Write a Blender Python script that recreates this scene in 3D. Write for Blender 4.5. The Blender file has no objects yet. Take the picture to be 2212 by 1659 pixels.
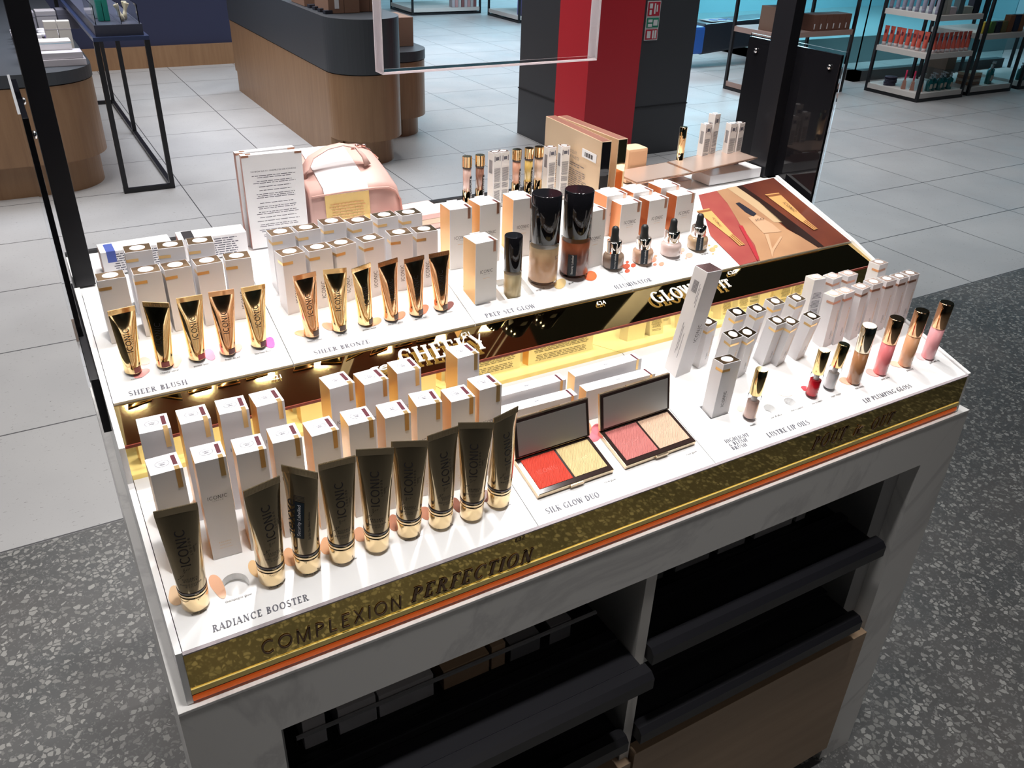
import bpy, bmesh, math, random
from mathutils import Vector, Matrix
random.seed(7)
# ------------------------------------------------------------------ camera, world, lights, exposure
S = bpy.context.scene
COL = S.collection
CX, CY, FPX = 1106.0, 829.5, 1809.6
CAMP = Vector((-.00633, -.62725, 1.56134))
cd = bpy.data.cameras.new('camera'); cam = bpy.data.objects.new('camera', cd); COL.objects.link(cam)
cam.location = CAMP; cam.rotation_euler = (1.03916389, -0.0330066594, -0.520146280)
cd.sensor_width = 36; cd.sensor_fit = 'HORIZONTAL'; cd.lens = FPX / 2212 * 36; cd.clip_start = .02; cd.clip_end = 60
S.camera = cam
S.view_settings.view_transform = 'Standard'; S.view_settings.look = 'None'
S.view_settings.gamma = 1; S.view_settings.use_curve_mapping = False
S.view_settings.exposure = 0.0
w = bpy.data.worlds.new('world'); S.world = w; w.use_nodes = True
w.node_tree.nodes['Background'].inputs[0].default_value = (.86, .86, .9, 1)
w.node_tree.nodes['Background'].inputs[1].default_value = .09

def area(name, loc, aim, size, power, color=(1, 1, 1), spread=180, sy=None):
    l = bpy.data.lights.new(name, 'AREA'); l.energy = power; l.color = color; l.size = size
    if sy: l.shape = 'RECTANGLE'; l.size_y = sy
    l.spread = math.radians(spread)
    o = bpy.data.objects.new(name, l); COL.objects.link(o); o.location = loc
    o.rotation_euler = (Vector(aim) - Vector(loc)).to_track_quat('-Z', 'Y').to_euler()
    return o
# canopy lamps over the display (above the frame of the photograph)
for x_, p_ in ((.10, 2.6), (.27, 2.9), (.44, 2.9), (.61, 2.9), (.80, 2.9), (.98, 2.9), (1.14, 2.6)):
    area('canopy_lamp', (x_, .86, 2.30), (x_ * .9 + .04, .30, 1.0), .045, p_ * .42, (1, .955, .925), 130)
area('canopy_lamp', (.34, .46, 2.30), (.30, .22, 1.0), .06, 5.2, (1, .965, .94), 150)
area('canopy_lamp', (.72, .46, 2.30), (.70, .22, 1.0), .06, 5.2, (1, .965, .94), 150)
area('canopy_lamp', (1.08, .46, 2.30), (1.05, .22, 1.0), .06, 4.6, (1, .965, .94), 150)
# shop ceiling panels, spots, atrium daylight and added fills
area('ceiling_lamp_or_fill', (1.0, 5.6, 3.2), (1.0, 5.6, 0), 3.0, 95, (1, .97, .95), 140, sy=3.4)
area('ceiling_lamp_or_fill', (5.4, 5.0, 3.2), (5.6, 5.0, 0), 3.0, 62, (.98, .98, 1), 140, sy=3.0)
area('ceiling_lamp_or_fill', (4.4, 8.6, 3.2), (4.4, 8.2, 0), 2.5, 105, (.80, .88, 1), 140, sy=2.0)
area('ceiling_lamp_or_fill', (-1.1, 3.2, 3.2), (-.7, 3.2, 0), 1.6, 24, (1, .95, .92), 120, sy=2.4)
area('ceiling_lamp_or_fill', (-1.6, .3, 3.2), (-1.4, .5, 0), 1.4, 16, (1, .96, .94), 110, sy=1.6)
area('ceiling_lamp_or_fill', (1.0, -3.2, 3.2), (1.0, -2.2, 0), 2.0, 8, (1, .93, .88), 150, sy=1.6)  # unseen front fill, added to lift the tubes and counter front
for x_ in (.25, .95): area('ceiling_spot', (x_, -.16, 3.3), (x_, .06, .9), .12, 2.4, (1, .965, .94), 50)
area('atrium_daylight_or_fill', (9.4, 10.0, 3.6), (8.0, 7.5, 0), 4.0, 420, (.42, .80, 1), sy=3.0)
area('ceiling_lamp_or_fill', (4.2, 2.9, 3.2), (4.0, 1.7, 0), 1.2, 20, (.95, .98, 1), 120, sy=1.0)
area('added_table_fill', (.6, 5.4, 2.7), (.5, 5.4, .8), .8, 16, (.72, .82, 1), 100, sy=2.0)  # cool fill added to brighten the frame table and left island goods
area('atrium_daylight_or_fill', (8.6, 6.4, 3.3), (9.2, 9.2, .6), 2.5, 150, (.50, .85, 1), 150, sy=1.0)  # cyan fill added to brighten the upright atrium panels
area('atrium_daylight_or_fill', (9.0, 12.2, 3.4), (9.0, 15.5, 1.2), 4.0, 260, (.55, .85, 1), sy=1.5)  # another added fill, aimed at the far wall to brighten it

# ------------------------------------------------------------------ photograph pixel -> point on a real surface
RM = cam.rotation_euler.to_matrix()
def ray(u, v): return RM @ Vector(((u - CX) / FPX, -(v - CY) / FPX, -1))
def onpl(u, v, P, N):
    d = ray(u, v); N = Vector(N); return CAMP + d * ((Vector(P) - CAMP).dot(N) / d.dot(N))
def onz(u, v, z): return onpl(u, v, (0, 0, z), (0, 0, 1))
def ony(u, v, y): return onpl(u, v, (0, y, 0), (0, 1, 0))
def onx(u, v, x): return onpl(u, v, (x, 0, 0), (1, 0, 0))
R = math.radians
def tiltn(t): return Vector((0, -math.sin(R(t)), math.cos(R(t))))
P1, N1 = Vector((0, .009, .9208)), tiltn(15.5)      # lower tray surface
P2, N2 = Vector((0, .279, 1.052)), tiltn(16.5)      # upper tray surface
PF, NF = Vector((0, .279, 1.0485)), tiltn(18.0)     # mirrored lip of the upper tray
LEDGE = 1.105

# ------------------------------------------------------------------ materials
MATS = {}
def mat(name, color=(.8, .8, .8), rough=.5, metal=0, spec=.5, emis=None, es=0, trans=0, ior=1.45, coat=0, alpha=None):
    if name in MATS: return MATS[name]
    m = bpy.data.materials.new(name); m.use_nodes = True; MATS[name] = m
    b = m.node_tree.nodes['Principled BSDF']
    b.inputs['Base Color'].default_value = (*color, 1); b.inputs['Roughness'].default_value = rough
    b.inputs['Metallic'].default_value = metal; b.inputs['Specular IOR Level'].default_value = spec
    b.inputs['Transmission Weight'].default_value = trans; b.inputs['IOR'].default_value = ior
    b.inputs['Coat Weight'].default_value = coat
    if emis: b.inputs['Emission Color'].default_value = (*emis, 1); b.inputs['Emission Strength'].default_value = es
    return m
def nt(m): return m.node_tree.nodes, m.node_tree.links, m.node_tree.nodes['Principled BSDF']
def coords(m, scale=(1, 1, 1), rot=(0, 0, 0), kind='Object'):
    n, l, b = nt(m); tc = n.new('ShaderNodeTexCoord'); mp = n.new('ShaderNodeMapping')
    mp.inputs['Scale'].default_value = scale; mp.inputs['Rotation'].default_value = rot
    l.new(tc.outputs[kind], mp.inputs[0]); return mp.outputs[0]
def ramp(m, src, stops):
    n, l, b = nt(m); r = n.new('ShaderNodeValToRGB'); e = r.color_ramp.elements
    while len(e) < len(stops): e.new(.5)
    for el, (p, c) in zip(e, stops): el.position = p; el.color = (*c, 1)
    l.new(src, r.inputs[0]); return r.outputs[0]
def noise(m, vec, scale, detail=4, rough=.6, dist=0):
    n, l, b = nt(m); t = n.new('ShaderNodeTexNoise'); t.inputs['Scale'].default_value = scale
    t.inputs['Detail'].default_value = detail; t.inputs['Roughness'].default_value = rough; t.inputs['Distortion'].default_value = dist
    l.new(vec, t.inputs['Vector']); return t.outputs['Fac']
def mix(m, fac, a, b_, typ='MIX'):
    n, l, b = nt(m); x = n.new('ShaderNodeMix'); x.data_type = 'RGBA'; x.blend_type = typ
    for i, v in ((0, fac), (6, a), (7, b_)):
        if hasattr(v, 'links'): l.new(v, x.inputs[i])
        elif i == 0: x.inputs[0].default_value = v
        else: x.inputs[i].default_value = (*v, 1)
    return x.outputs[2]
def mth(m, op, a, b_=0):
    n, l, b = nt(m); x = n.new('ShaderNodeMath'); x.operation = op
    for i, v in enumerate((a, b_)):
        if hasattr(v, 'links'): l.new(v, x.inputs[i])
        else: x.inputs[i].default_value = v
    return x.outputs[0]
def setc(m, out): nt(m)[1].new(out, nt(m)[2].inputs['Base Color'])
def bump(m, h, s=.2, d=.001):
    n, l, b = nt(m); x = n.new('ShaderNodeBump'); x.inputs['Strength'].default_value = s; x.inputs['Distance'].default_value = d
    l.new(h, x.inputs['Height']); l.new(x.outputs[0], b.inputs['Normal'])

white = mat('white_acrylic', (.90, .90, .90), .22)
card = mat('pearl_white_card', (.80, .78, .79), .38, spec=.6)
card2 = mat('warm_white_card', (.80, .77, .74), .45)
cardtop = mat('white_card', (.88, .87, .89), .4)
amber = mat('amber_foil_card', (.80, .49, .21), .32, .55)
copperc = mat('copper_foil_card', (.72, .27, .11), .32, .55)
goldtop = mat('dark_gold_foil', (.62, .40, .22), .16, 1)
rosetop = mat('rose_gold_foil', (.86, .62, .50), .25, .9)
goldband = mat('gold_foil', (.85, .58, .26), .28, .9)
rosebound = mat('copper_foil', (.72, .40, .28), .3, .85)
ink = mat('dark_ink', (.02, .017, .02), .5)
inkgrey = mat('grey_ink', (.11, .11, .14), .5)
inkgold = mat('gold_ink', (.75, .48, .25), .3, .8)
goldtube = mat('polished_gold', (.90, .66, .34), .07, 1)
coppertube = mat('polished_rose_gold', (.88, .52, .29), .08, 1)
olivetube = mat('satin_champagne_gold', (.60, .48, .31), .14, .95)
goldcap = mat('gold_cap', (.92, .70, .40), .06, 1)
brownband = mat('dark_brown_plastic', (.05, .03, .025), .25)
mirror = mat('gold_mirror', (.80, .60, .20), .02, 1)
mirror2 = mat('bright_gold_mirror', (.93, .72, .25), .04, 1)
goldrefl = mat('painted_gold_reflection', (.95, .74, .26), .45, .0)  # bright base colour stands in for the lit ledge's reflection
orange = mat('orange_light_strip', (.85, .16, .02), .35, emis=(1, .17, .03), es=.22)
black = mat('black_metal', (.010, .010, .013), .35)
blackgloss = mat('black_gloss_acrylic', (.008, .008, .01), .05)
blackcap = mat('black_gloss_cap', (.008, .008, .01), .06)
rubber = mat('black_rubber', (.015, .018, .02), .45)
silver = mat('silver_metal', (.86, .82, .78), .07, 1)
chrome = mat('chrome', (.7, .7, .72), .15, 1)
glass = mat('clear_glass', (1, 1, 1), .0, trans=1, ior=1.2)
n, l, b = None, None, None
clear = mat('clear_acrylic', (1, 1, 1), .0, trans=1, ior=1.03, spec=.8)
clearthin = mat('clear_plastic', (.96, .98, 1), .02, trans=1, ior=1.06)
frost = mat('frosted_edge', (.86, .80, .84), .5)
n, l, b = nt(frost); tr_ = n.new('ShaderNodeBsdfTranslucent'); tr_.inputs[0].default_value = (.95, .90, .92, 1); mx_ = n.new('ShaderNodeMixShader'); mx_.inputs[0].default_value = .75
l.new(b.outputs[0], mx_.inputs[1]); l.new(tr_.outputs[0], mx_.inputs[2]); l.new(mx_.outputs[0], n['Material Output'].inputs[0])
paper = mat('white_paper', (.84, .84, .85), .5)
seal = mat('black_seal_tape', (.012, .02, .03), .3)
greypl = mat('dark_grey_laminate', (.055, .062, .072), .42)
shelfw = mat('shelf_white', (.70, .66, .62), .5)
navy = mat('navy_wall_paint', (.030, .036, .085), .7)
cardboard = mat('brown_cardboard', (.27, .155, .105), .7)
pinkbag = mat('pink_leather', (.60, .38, .335), .42)
# marble
marble = mat('white_marble', (.8, .8, .78), .22)
v = coords(marble); nz = noise(marble, v, 2.2, 6, .62, 1.6)
setc(marble, ramp(marble, nz, [(.0, (.80, .79, .77)), (.46, (.80, .79, .77)), (.505, (.66, .65, .64)), (.55, (.79, .78, .76)), (1, (.82, .81, .79))]))
# wood
def wood(name, c1, c2, c3, sc=(9, 9, .7), ns=3):
    m = mat(name, c1, .42); v = coords(m, sc); a = noise(m, v, ns, 6, .55, .4); b_ = noise(m, coords(m, (sc[0] * 5, sc[1] * 5, sc[2] * 2)), ns * 4, 3)
    setc(m, mix(m, mth(m, 'MULTIPLY', b_, .35), ramp(m, a, [(.25, c2), (.5, c1), (.72, c3)]), c2)); return m
oak = wood('oak_veneer', (.33, .19, .10), (.27, .15, .08), (.37, .22, .12))
oakdoor = wood('pale_oak_veneer', (.36, .25, .16), (.31, .21, .135), (.40, .28, .18), (.8, 3, 9), 4)
# floor: pale tiles beyond y = 1.49, dark terrazzo on this side
tile = mat('pale_stone_tile', (.5, .5, .5), .38)
v = coords(tile); n, l, b = nt(tile)
sp = n.new('ShaderNodeSeparateXYZ'); l.new(v, sp.inputs[0])
def joint(m, c, off, per, wdt):
    f = mth(m, 'FRACT', mth(m, 'DIVIDE', mth(m, 'SUBTRACT', c, off), per)); a = mth(m, 'ABSOLUTE', mth(m, 'SUBTRACT', f, .5))
    return mth(m, 'GREATER_THAN', a, .5 - wdt / per / 2)
row = mth(tile, 'FLOOR', mth(tile, 'DIVIDE', mth(tile, 'SUBTRACT', sp.outputs[1], -.33), .608))
j = mth(tile, 'MAXIMUM', joint(tile, sp.outputs[0], .14, .6175, .0055), joint(tile, sp.outputs[1], -.33, .608, .0065))
sm = noise(tile, v, .9, 4); fl = noise(tile, coords(tile, (1, 2.2, 1)), 55, 3, .7)
base = ramp(tile, sm, [(.3, (.45, .45, .455)), (.7, (.56, .555, .55))])
base = mix(tile, ramp(tile, fl, [(.30, (1, 1, 1)), (.36, (0, 0, 0))]), base, (.20, .19, .185))
setc(tile, mix(tile, j, base, (.07, .07, .075)))
l.new(ramp(tile, noise(tile, v, 3, 4), [(.3, (.30,) * 3), (.7, (.50,) * 3)]), b.inputs['Roughness'])
terr = mat('dark_terrazzo', (.1, .1, .1), .34)
n, l, b = nt(terr); v = coords(terr)
def chips(scale, thr, seedoff):
    mp = coords(terr, (1, 1, 1)); nn = n.new('ShaderNodeTexNoise'); nn.inputs['Scale'].default_value = scale * .8; l.new(mp, nn.inputs['Vector'])
    av = n.new('ShaderNodeVectorMath'); av.operation = 'MULTIPLY_ADD'; l.new(nn.outputs['Color'], av.inputs[0]); av.inputs[1].default_value = (.014,) * 3
    l.new(mp, av.inputs[2]); a2 = n.new('ShaderNodeVectorMath'); a2.operation = 'ADD'; l.new(av.outputs[0], a2.inputs[0]); a2.inputs[1].default_value = (seedoff, seedoff * .7, 0)
    e = n.new('ShaderNodeTexVoronoi'); e.feature = 'DISTANCE_TO_EDGE'; e.inputs['Scale'].default_value = scale; l.new(a2.outputs[0], e.inputs['Vector'])
    c = n.new('ShaderNodeTexVoronoi'); c.inputs['Scale'].default_value = scale; l.new(a2.outputs[0], c.inputs['Vector'])
    s2 = n.new('ShaderNodeSeparateColor'); l.new(c.outputs['Color'], s2.inputs[0])
    return mth(terr, 'MULTIPLY', mth(terr, 'GREATER_THAN', e.outputs['Distance'], .12), mth(terr, 'GREATER_THAN', s2.outputs[0], thr)), s2.outputs[1]
c1, t1 = chips(74, .56, 0); c2, t2 = chips(140, .55, 3.3)
g0 = ramp(terr, noise(terr, v, 2.2, 4), [(.35, (.085, .090, .092)), (.65, (.130, .124, .120))])
g0 = mix(terr, mth(terr, 'MULTIPLY', c2, .55), g0, ramp(terr, t2, [(0, (.12, .12, .12)), (1, (.28, .28, .27))]))
g0 = mix(terr, c1, g0, ramp(terr, t1, [(0, (.19, .19, .18)), (1, (.38, .375, .355))]))
setc(terr, g0)

# ------------------------------------------------------------------ mesh helpers
class MB:
    def __init__(s): s.v = []; s.f = []; s.m = []; s.sm = []
    def add(s, vs, fs, mi=0, smooth=False, M=None):
        o = len(s.v)
        for p in vs:
            p = Vector(p); s.v.append(M @ p if M else p)
        for f in fs: s.f.append([i + o for i in f]); s.m.append(mi); s.sm.append(smooth)
        return s
    def box(s, a, b, mi=0, M=None, mats=None):     # mats: (bottom, top, front, right, back, left)
        x0, y0, z0 = a; x1, y1, z1 = b
        vs = [(x0, y0, z0), (x1, y0, z0), (x1, y1, z0), (x0, y1, z0), (x0, y0, z1), (x1, y0, z1), (x1, y1, z1), (x0, y1, z1)]
        fs = [(0, 3, 2, 1), (4, 5, 6, 7), (0, 1, 5, 4), (1, 2, 6, 5), (2, 3, 7, 6), (3, 0, 4, 7)]
        for i, f in enumerate(fs): s.add([vs[k] for k in f], [(0, 1, 2, 3)], mats[i] if mats else mi, False, M)
        return s
    def lathe(s, prof, seg=28, mi=0, M=None, sx=1, sy=1, smooth=True):
        n = len(prof); vs = []
        for r, z in prof:
            for k in range(seg):
                a = 2 * math.pi * k / seg; vs.append((r * math.cos(a) * sx, r * math.sin(a) * sy, z))
        fs = [(i * seg + k, i * seg + (k + 1) % seg, (i + 1) * seg + (k + 1) % seg, (i + 1) * seg + k) for i in range(n - 1) for k in range(seg)]
        s.add(vs, fs, mi, smooth, M)
        if prof[0][0] > 1e-6: s.add(vs[:seg], [tuple(range(seg - 1, -1, -1))], mi, False, M)
        if prof[-1][0] > 1e-6: s.add(vs[-seg:], [tuple(range(seg))], mi, False, M)
        return s
    def prism(s, pts, z0, z1, mi=0, M=None, smooth=False, mside=None):
        n = len(pts); vs = [(x, y, z0) for x, y in pts] + [(x, y, z1) for x, y in pts]
        s.add(vs, [tuple(range(n - 1, -1, -1)), tuple(range(n, 2 * n))], mi, False, M)
        s.add(vs, [(i, (i + 1) % n, (i + 1) % n + n, i + n) for i in range(n)], mi if mside is None else mside, smooth, M); return s
    def tube(s, path, r, seg=10, mi=0, M=None, flat=1):
        path = [Vector(p) for p in path]; vs = []; 
        for i, p in enumerate(path):
            t = (path[min(i + 1, len(path) - 1)] - path[max(i - 1, 0)]).normalized()
            a = t.cross(Vector((0, 0, 1)) if abs(t.z) < .9 else Vector((0, 1, 0))).normalized(); c = t.cross(a)
            for k in range(seg):
                g = 2 * math.pi * k / seg; vs.append(p + a * (r * math.cos(g)) + c * (r * flat * math.sin(g)))
        s.add(vs, [(i * seg + k, i * seg + (k + 1) % seg, (i + 1) * seg + (k + 1) % seg, (i + 1) * seg + k) for i in range(len(path) - 1) for k in range(seg)], mi, True, M)
        s.add(vs[:seg], [tuple(range(seg))], mi, False, M); s.add(vs[-seg:], [tuple(range(seg))], mi, False, M); return s
    def mesh(s, name, mats, bevel=0):
        me = bpy.data.meshes.new(name); me.from_pydata([tuple(p) for p in s.v], [], s.f)
        for m in (mats if isinstance(mats, (list, tuple)) else [mats]): me.materials.append(m)
        for p, mi, sm in zip(me.polygons, s.m, s.sm): p.material_index = mi; p.use_smooth = sm
        bm = bmesh.new(); bm.from_mesh(me); bmesh.ops.remove_doubles(bm, verts=bm.verts, dist=1e-6)
        if bevel: 
            es = [e for e in bm.edges if len(e.link_faces) == 2 and e.calc_face_angle(0) > .6]
            bmesh.ops.bevel(bm, geom=es, offset=bevel, segments=2, affect='EDGES', profile=.7)
        bmesh.ops.recalc_face_normals(bm, faces=bm.faces)
        bm.to_mesh(me); bm.free(); me.update(); return me
    def build(s, name, mats, parent=None, bevel=0, label=None):
        return place(name, s.mesh(name, mats, bevel), parent, label)
def place(name, me, parent=None, label=None, M=None):
    o = bpy.data.objects.new(name, me); COL.objects.link(o)
    if parent: o.parent = parent
    if M is not None: o.matrix_local = M
    if label: o['label'] = label
    return o
def tag(o, label=None, cat=None, group=None, kind=None):
    if label: o['label'] = label
    if cat: o['category'] = cat
    if group: o['group'] = group
    if kind: o['kind'] = kind
    return o
def thing(name, label, cat, M=None, group=None):
    o = bpy.data.objects.new(name, None); COL.objects.link(o); o.empty_display_size = .02
    if M is not None: o.matrix_world = M
    return tag(o, label, cat, group)
def copy_tree(o, parent=None):
    c = o.copy(); COL.objects.link(c); c.parent = parent
    for ch in list(o.children): copy_tree(ch, c)
    return c
PROTO = {}
def instance(kind, maker, M, label, cat, group=None, name=None):
    if kind not in PROTO:
        PROTO[kind] = maker(); o = PROTO[kind]
    else: o = copy_tree(PROTO[kind])
    o.matrix_world = M
    if 'group' in o.keys() and not group: del o['group']
    return tag(o, label, cat, group)
def T(x, y, z): return Matrix.Translation((x, y, z))
def RZ(a): return Matrix.Rotation(a, 4, 'Z')
def RX(a): return Matrix.Rotation(a, 4, 'X')

# ------------------------------------------------------------------ lettering
def glyph(ch, serif):
    """polygons of one capital, height 1; returns (polys, width)"""
    tk = .19 if serif else .105; th = .08 if serif else .105; P = []
    def quad(x0, y0, x1, y1, wd):      # slanted stem of horizontal width wd
        P.append([(x0 - wd / 2, y0), (x0 + wd / 2, y0), (x1 + wd / 2, y1), (x1 - wd / 2, y1)])
    def H(x0, x1, y, t=None):
        t = t or th; P.append([(x0, y - t / 2), (x1, y - t / 2), (x1, y + t / 2), (x0, y + t / 2)])
    def sf(x, y, wd):
        if serif: H(x - wd / 2 - .07, x + wd / 2 + .07, y + (th / 2 if y < .5 else -th / 2))
    def Sx(x, y0=0, y1=1, k=None):
        k = tk if k is None else k; quad(x, y0, x, y1, k)
        if y0 == 0: sf(x, 0, k)
        if y1 == 1: sf(x, 1, k)
    def D(x0, y0, x1, y1, k, s0=True, s1=True):
        quad(x0, y0, x1, y1, k)
        if s0: sf(x0, y0, k)
        if s1: sf(x1, y1, k)
    def B(cx, cy, rx, ry, a0, a1, side=None, n=22, hk=None):
        side = tk if side is None else side; hk = th if hk is None else hk
        for i in range(n):
            q = []
            for k in (i, i + 1):
                a = R(a0 + (a1 - a0) * k / n); q.append(((cx + rx * math.cos(a), cy + ry * math.sin(a)), (cx + (rx - side) * math.cos(a), cy + (ry - hk) * math.sin(a))))
            P.append([q[0][0], q[1][0], q[1][1], q[0][1]])
    L = tk / 2 + .08
    if ch == 'I': Sx(L); wd = 2 * L
    elif ch == 'L': Sx(L); H(L, .55, th / 2); (serif and quad(.54, 0, .54, .25, th)); wd = .62
    elif ch == 'E': Sx(L); [H(L, .56, y) for y in (th / 2, 1 - th / 2)]; H(L, .45, .52); (serif and [quad(.55, a, .55, b_, th) for a, b_ in ((0, .25), (.75, 1))]); wd = .64
    elif ch == 'F': Sx(L); H(L, .56, 1 - th / 2); H(L, .45, .5); (serif and quad(.55, .75, .55, 1, th)); wd = .6
    elif ch == 'T': Sx(.33); H(.02, .64, 1 - th / 2); (serif and [quad(x, .75, x, 1, th) for x in (.035, .625)]); wd = .66
    elif ch == 'H': Sx(L); Sx(.68); H(L, .68, .5); wd = .68 + L
    elif ch == 'U': Sx(L, .3, 1); Sx(.64, .3, 1, th if serif else tk); B((L + .64) / 2, .32, (.64 - L) / 2 + tk / 2, .32, 180, 360, min(tk, .1)); wd = .74
    elif ch == 'P': Sx(L); B(L + .05, .73, .42, .27, -90, 90); H(L, L + .06, 1 - th / 2); H(L, L + .06, .46 + th / 2); wd = .66
    elif ch == 'R': Sx(L); B(L + .05, .75, .40, .25, -90, 90); H(L, L + .06, 1 - th / 2); H(L, L + .06, .5 + th / 2); D(L + .18, .5, .66, 0, tk * .95, False); wd = .76
    elif ch == 'B': Sx(L); B(L + .05, .76, .36, .24, -90, 90); B(L + .05, .27, .42, .27, -90, 90); [H(L, L + .06, y) for y in (th / 2, 1 - th / 2, .53)]; wd = .68
    elif ch == 'D': Sx(L); B(L + .08, .5, .52, .5, -90, 90); [H(L, L + .09, y) for y in (th / 2, 1 - th / 2)]; wd = .82
    elif ch == 'O': B(.44, .5, .43, .5, 0, 360, n=36); wd = .88
    elif ch == 'C': B(.46, .5, .43, .5, 48, 312, n=30); (serif and quad(.72, .68, .72, .98, th)); wd = .82
    elif ch == 'G': B(.46, .5, .43, .5, 48, 320, n=30); Sx(.74, .06, .42, tk * .8); H(.6, .86, .42); wd = .90
    elif ch == 'S':
        B(.31, .745, .27, .255, 35, 265, .12 if serif else tk, hk=th); B(.31, .265, .30, .265, 85, -150, .13 if serif else tk, hk=th)
        D(.18, .66, .45, .36, tk * .9, False, False) if serif else None; wd = .64
    elif ch == 'N': Sx(L, k=th if serif else tk); Sx(.70, k=th if serif else tk); D(L, 1, .70, 0, tk * 1.1, False, False); wd = .70 + L
    elif ch == 'M': Sx(L, k=th if serif else tk); Sx(.86, k=tk); D(L, 1, .48, .0, tk, False, False); D(.48, 0, .86, 1, th if serif else tk, False, False); wd = .86 + L
    elif ch == 'A': D(.04, 0, .36, 1, th if serif else tk, True, False); D(.68, 0, .36, 1, tk, True, False); H(.15, .56, .32); wd = .76
    elif ch == 'K': Sx(L); D(L + .05, .4, .62, 1, th if serif else tk, False); D(L + .18, .52, .68, 0, tk, False); wd = .78
    elif ch == 'X': D(.06, 1, .64, 0, tk); D(.62, 1, .08, 0, th if serif else tk); wd = .72
    elif ch == 'Y': D(.06, 1, .36, .45, tk, False); D(.66, 1, .36, .45, th if serif else tk, False); Sx(.36, 0, .46); wd = .70
    elif ch == 'Z': H(.03, .6, 1 - th / 2); H(.03, .6, th / 2); D(.10, 0, .52, 1, tk, False, False); wd = .66
    elif ch == 'W': D(.06, 1, .28, 0, tk, False, True and False); D(.28, 0, .48, 1, th if serif else tk, False, False); D(.48, 1, .70, 0, tk, False, False); D(.70, 0, .92, 1, th if serif else tk, False); sf(.06, 1, tk); wd = .98
    elif ch == '&': B(.34, .77, .19, .22, 0, 360, .07); B(.32, .27, .30, .27, 60, 380, .12); D(.2, .62, .66, 0, tk * .8, False); wd = .76
    elif ch == '-': H(.05, .3, .45, .06); wd = .36
    else: wd = .36
    return P, wd
def polys(txt, serif, gap=.1, slant=0):
    out = []; x = 0
    for ch in txt:
        P, wd = glyph(ch, serif)
        for p in P: out.append([(a + x + slant * b_, b_) for a, b_ in p])
        x += wd + gap
    return out, x - gap
FC = {}
def font_polys(txt):
    """small print set with the built-in font; height of a capital about .7"""
    if txt in FC: return FC[txt]
    c = bpy.data.curves.new('t', 'FONT'); c.body = txt; c.resolution_u = 3
    o = bpy.data.objects.new('t', c); COL.objects.link(o)
    me = bpy.data.meshes.new_from_object(o.evaluated_get(bpy.context.evaluated_depsgraph_get()))
    ps = [[(me.vertices[i].co.x, me.vertices[i].co.y) for i in p.vertices] for p in me.polygons]
    xs = [p[0] for q in ps for p in q]; x0, x1 = min(xs), max(xs)
    bpy.data.objects.remove(o); bpy.data.curves.remove(c); bpy.data.meshes.remove(me)
    FC[txt] = ([[(a - x0, b_) for a, b_ in q] for q in ps], x1 - x0); return FC[txt]
def put_polys(mb, ps, M, sx, sy, mi=0, depth=0, warp=None):
    for p in ps:
        vs = [(a * sx, b_ * sy, 0) for a, b_ in p]
        if depth:
            n = len(vs); vv = vs + [(x, y, depth) for x, y, z in vs]
            mb.add(vv, [tuple(range(n - 1, -1, -1)), tuple(range(n, 2 * n))] + [(i, (i + 1) % n, (i + 1) % n + n, i + n) for i in range(n)], mi, False, M)
        elif warp: mb.add([warp(x, y) for x, y, z in vs], [tuple(range(len(vs)))], mi)
        else: mb.add(vs, [tuple(range(len(vs)))], mi, False, M)
def frame(A, B, N):
    X = (B - A).normalized(); N = Vector(N); N = (N - X * N.dot(X)).normalized(); Y = N.cross(X)
    m = Matrix((X, Y, N)).transposed().to_4x4(); m.translation = A; return m, X, Y
def text_px(name, txt, pa, pb, pt, P, N, m, parent, style='serif', depth=0, lift=.0006, gap=.1, slant=0, stroke=None, cap=.72):
    P = Vector(P) + Vector(N) * lift
    A = onpl(*pa, P, N); B = onpl(*pb, P, N); Tp = onpl(*pt, P, N); M, X, Y = frame(A, B, N)
    ps, wd = font_polys(txt) if style == 'font' else polys(txt, style == 'serif', gap, slant)
    if style == 'font' and slant: ps = [[(a + slant * b_, b_) for a, b_ in q] for q in ps]
    h = abs((Tp - A).dot(Y)) / (cap if style == 'font' else 1)
    mb = MB(); put_polys(mb, ps, M, (B - A).length / wd, h, 0, depth)
    return mb.build(name, m, parent)
def small_px(name, txt, pa, pb, P, N, m, parent, lift=.0006):
    P = Vector(P) + Vector(N) * lift; A = onpl(*pa, P, N); B = onpl(*pb, P, N); M, X, Y = frame(A, B, N)
    ps, wd = font_polys(txt); s = (B - A).length / wd; mb = MB(); put_polys(mb, ps, M, s, s); return mb.build(name, m, parent)
def lines(mb, x0, x1, z0, z1, n, y, mi=0, seed=1, axis='y', center=True, dens=.75, th=.42):
    """unreadable small print: rows of word-length dashes on the plane y = const, facing -y"""
    rnd = random.Random(seed); dz = (z1 - z0) / n; W = x1 - x0
    for k in range(n):
        if rnd.random() < .1: continue
        zc = z1 - (k + .5) * dz; L = W * rnd.uniform(dens, 1); x = x0 + (W - L) / 2 if center else x0; xe = x + L
        while x < xe - 1e-6:
            wl = min(rnd.uniform(.04, .16) * W, xe - x)
            mb.add([(x, y, zc - dz * th / 2), (x + wl, y, zc - dz * th / 2), (x + wl, y, zc + dz * th / 2), (x, y, zc + dz * th / 2)], [(0, 1, 2, 3)], mi)
            x += wl + .018 * W
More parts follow.
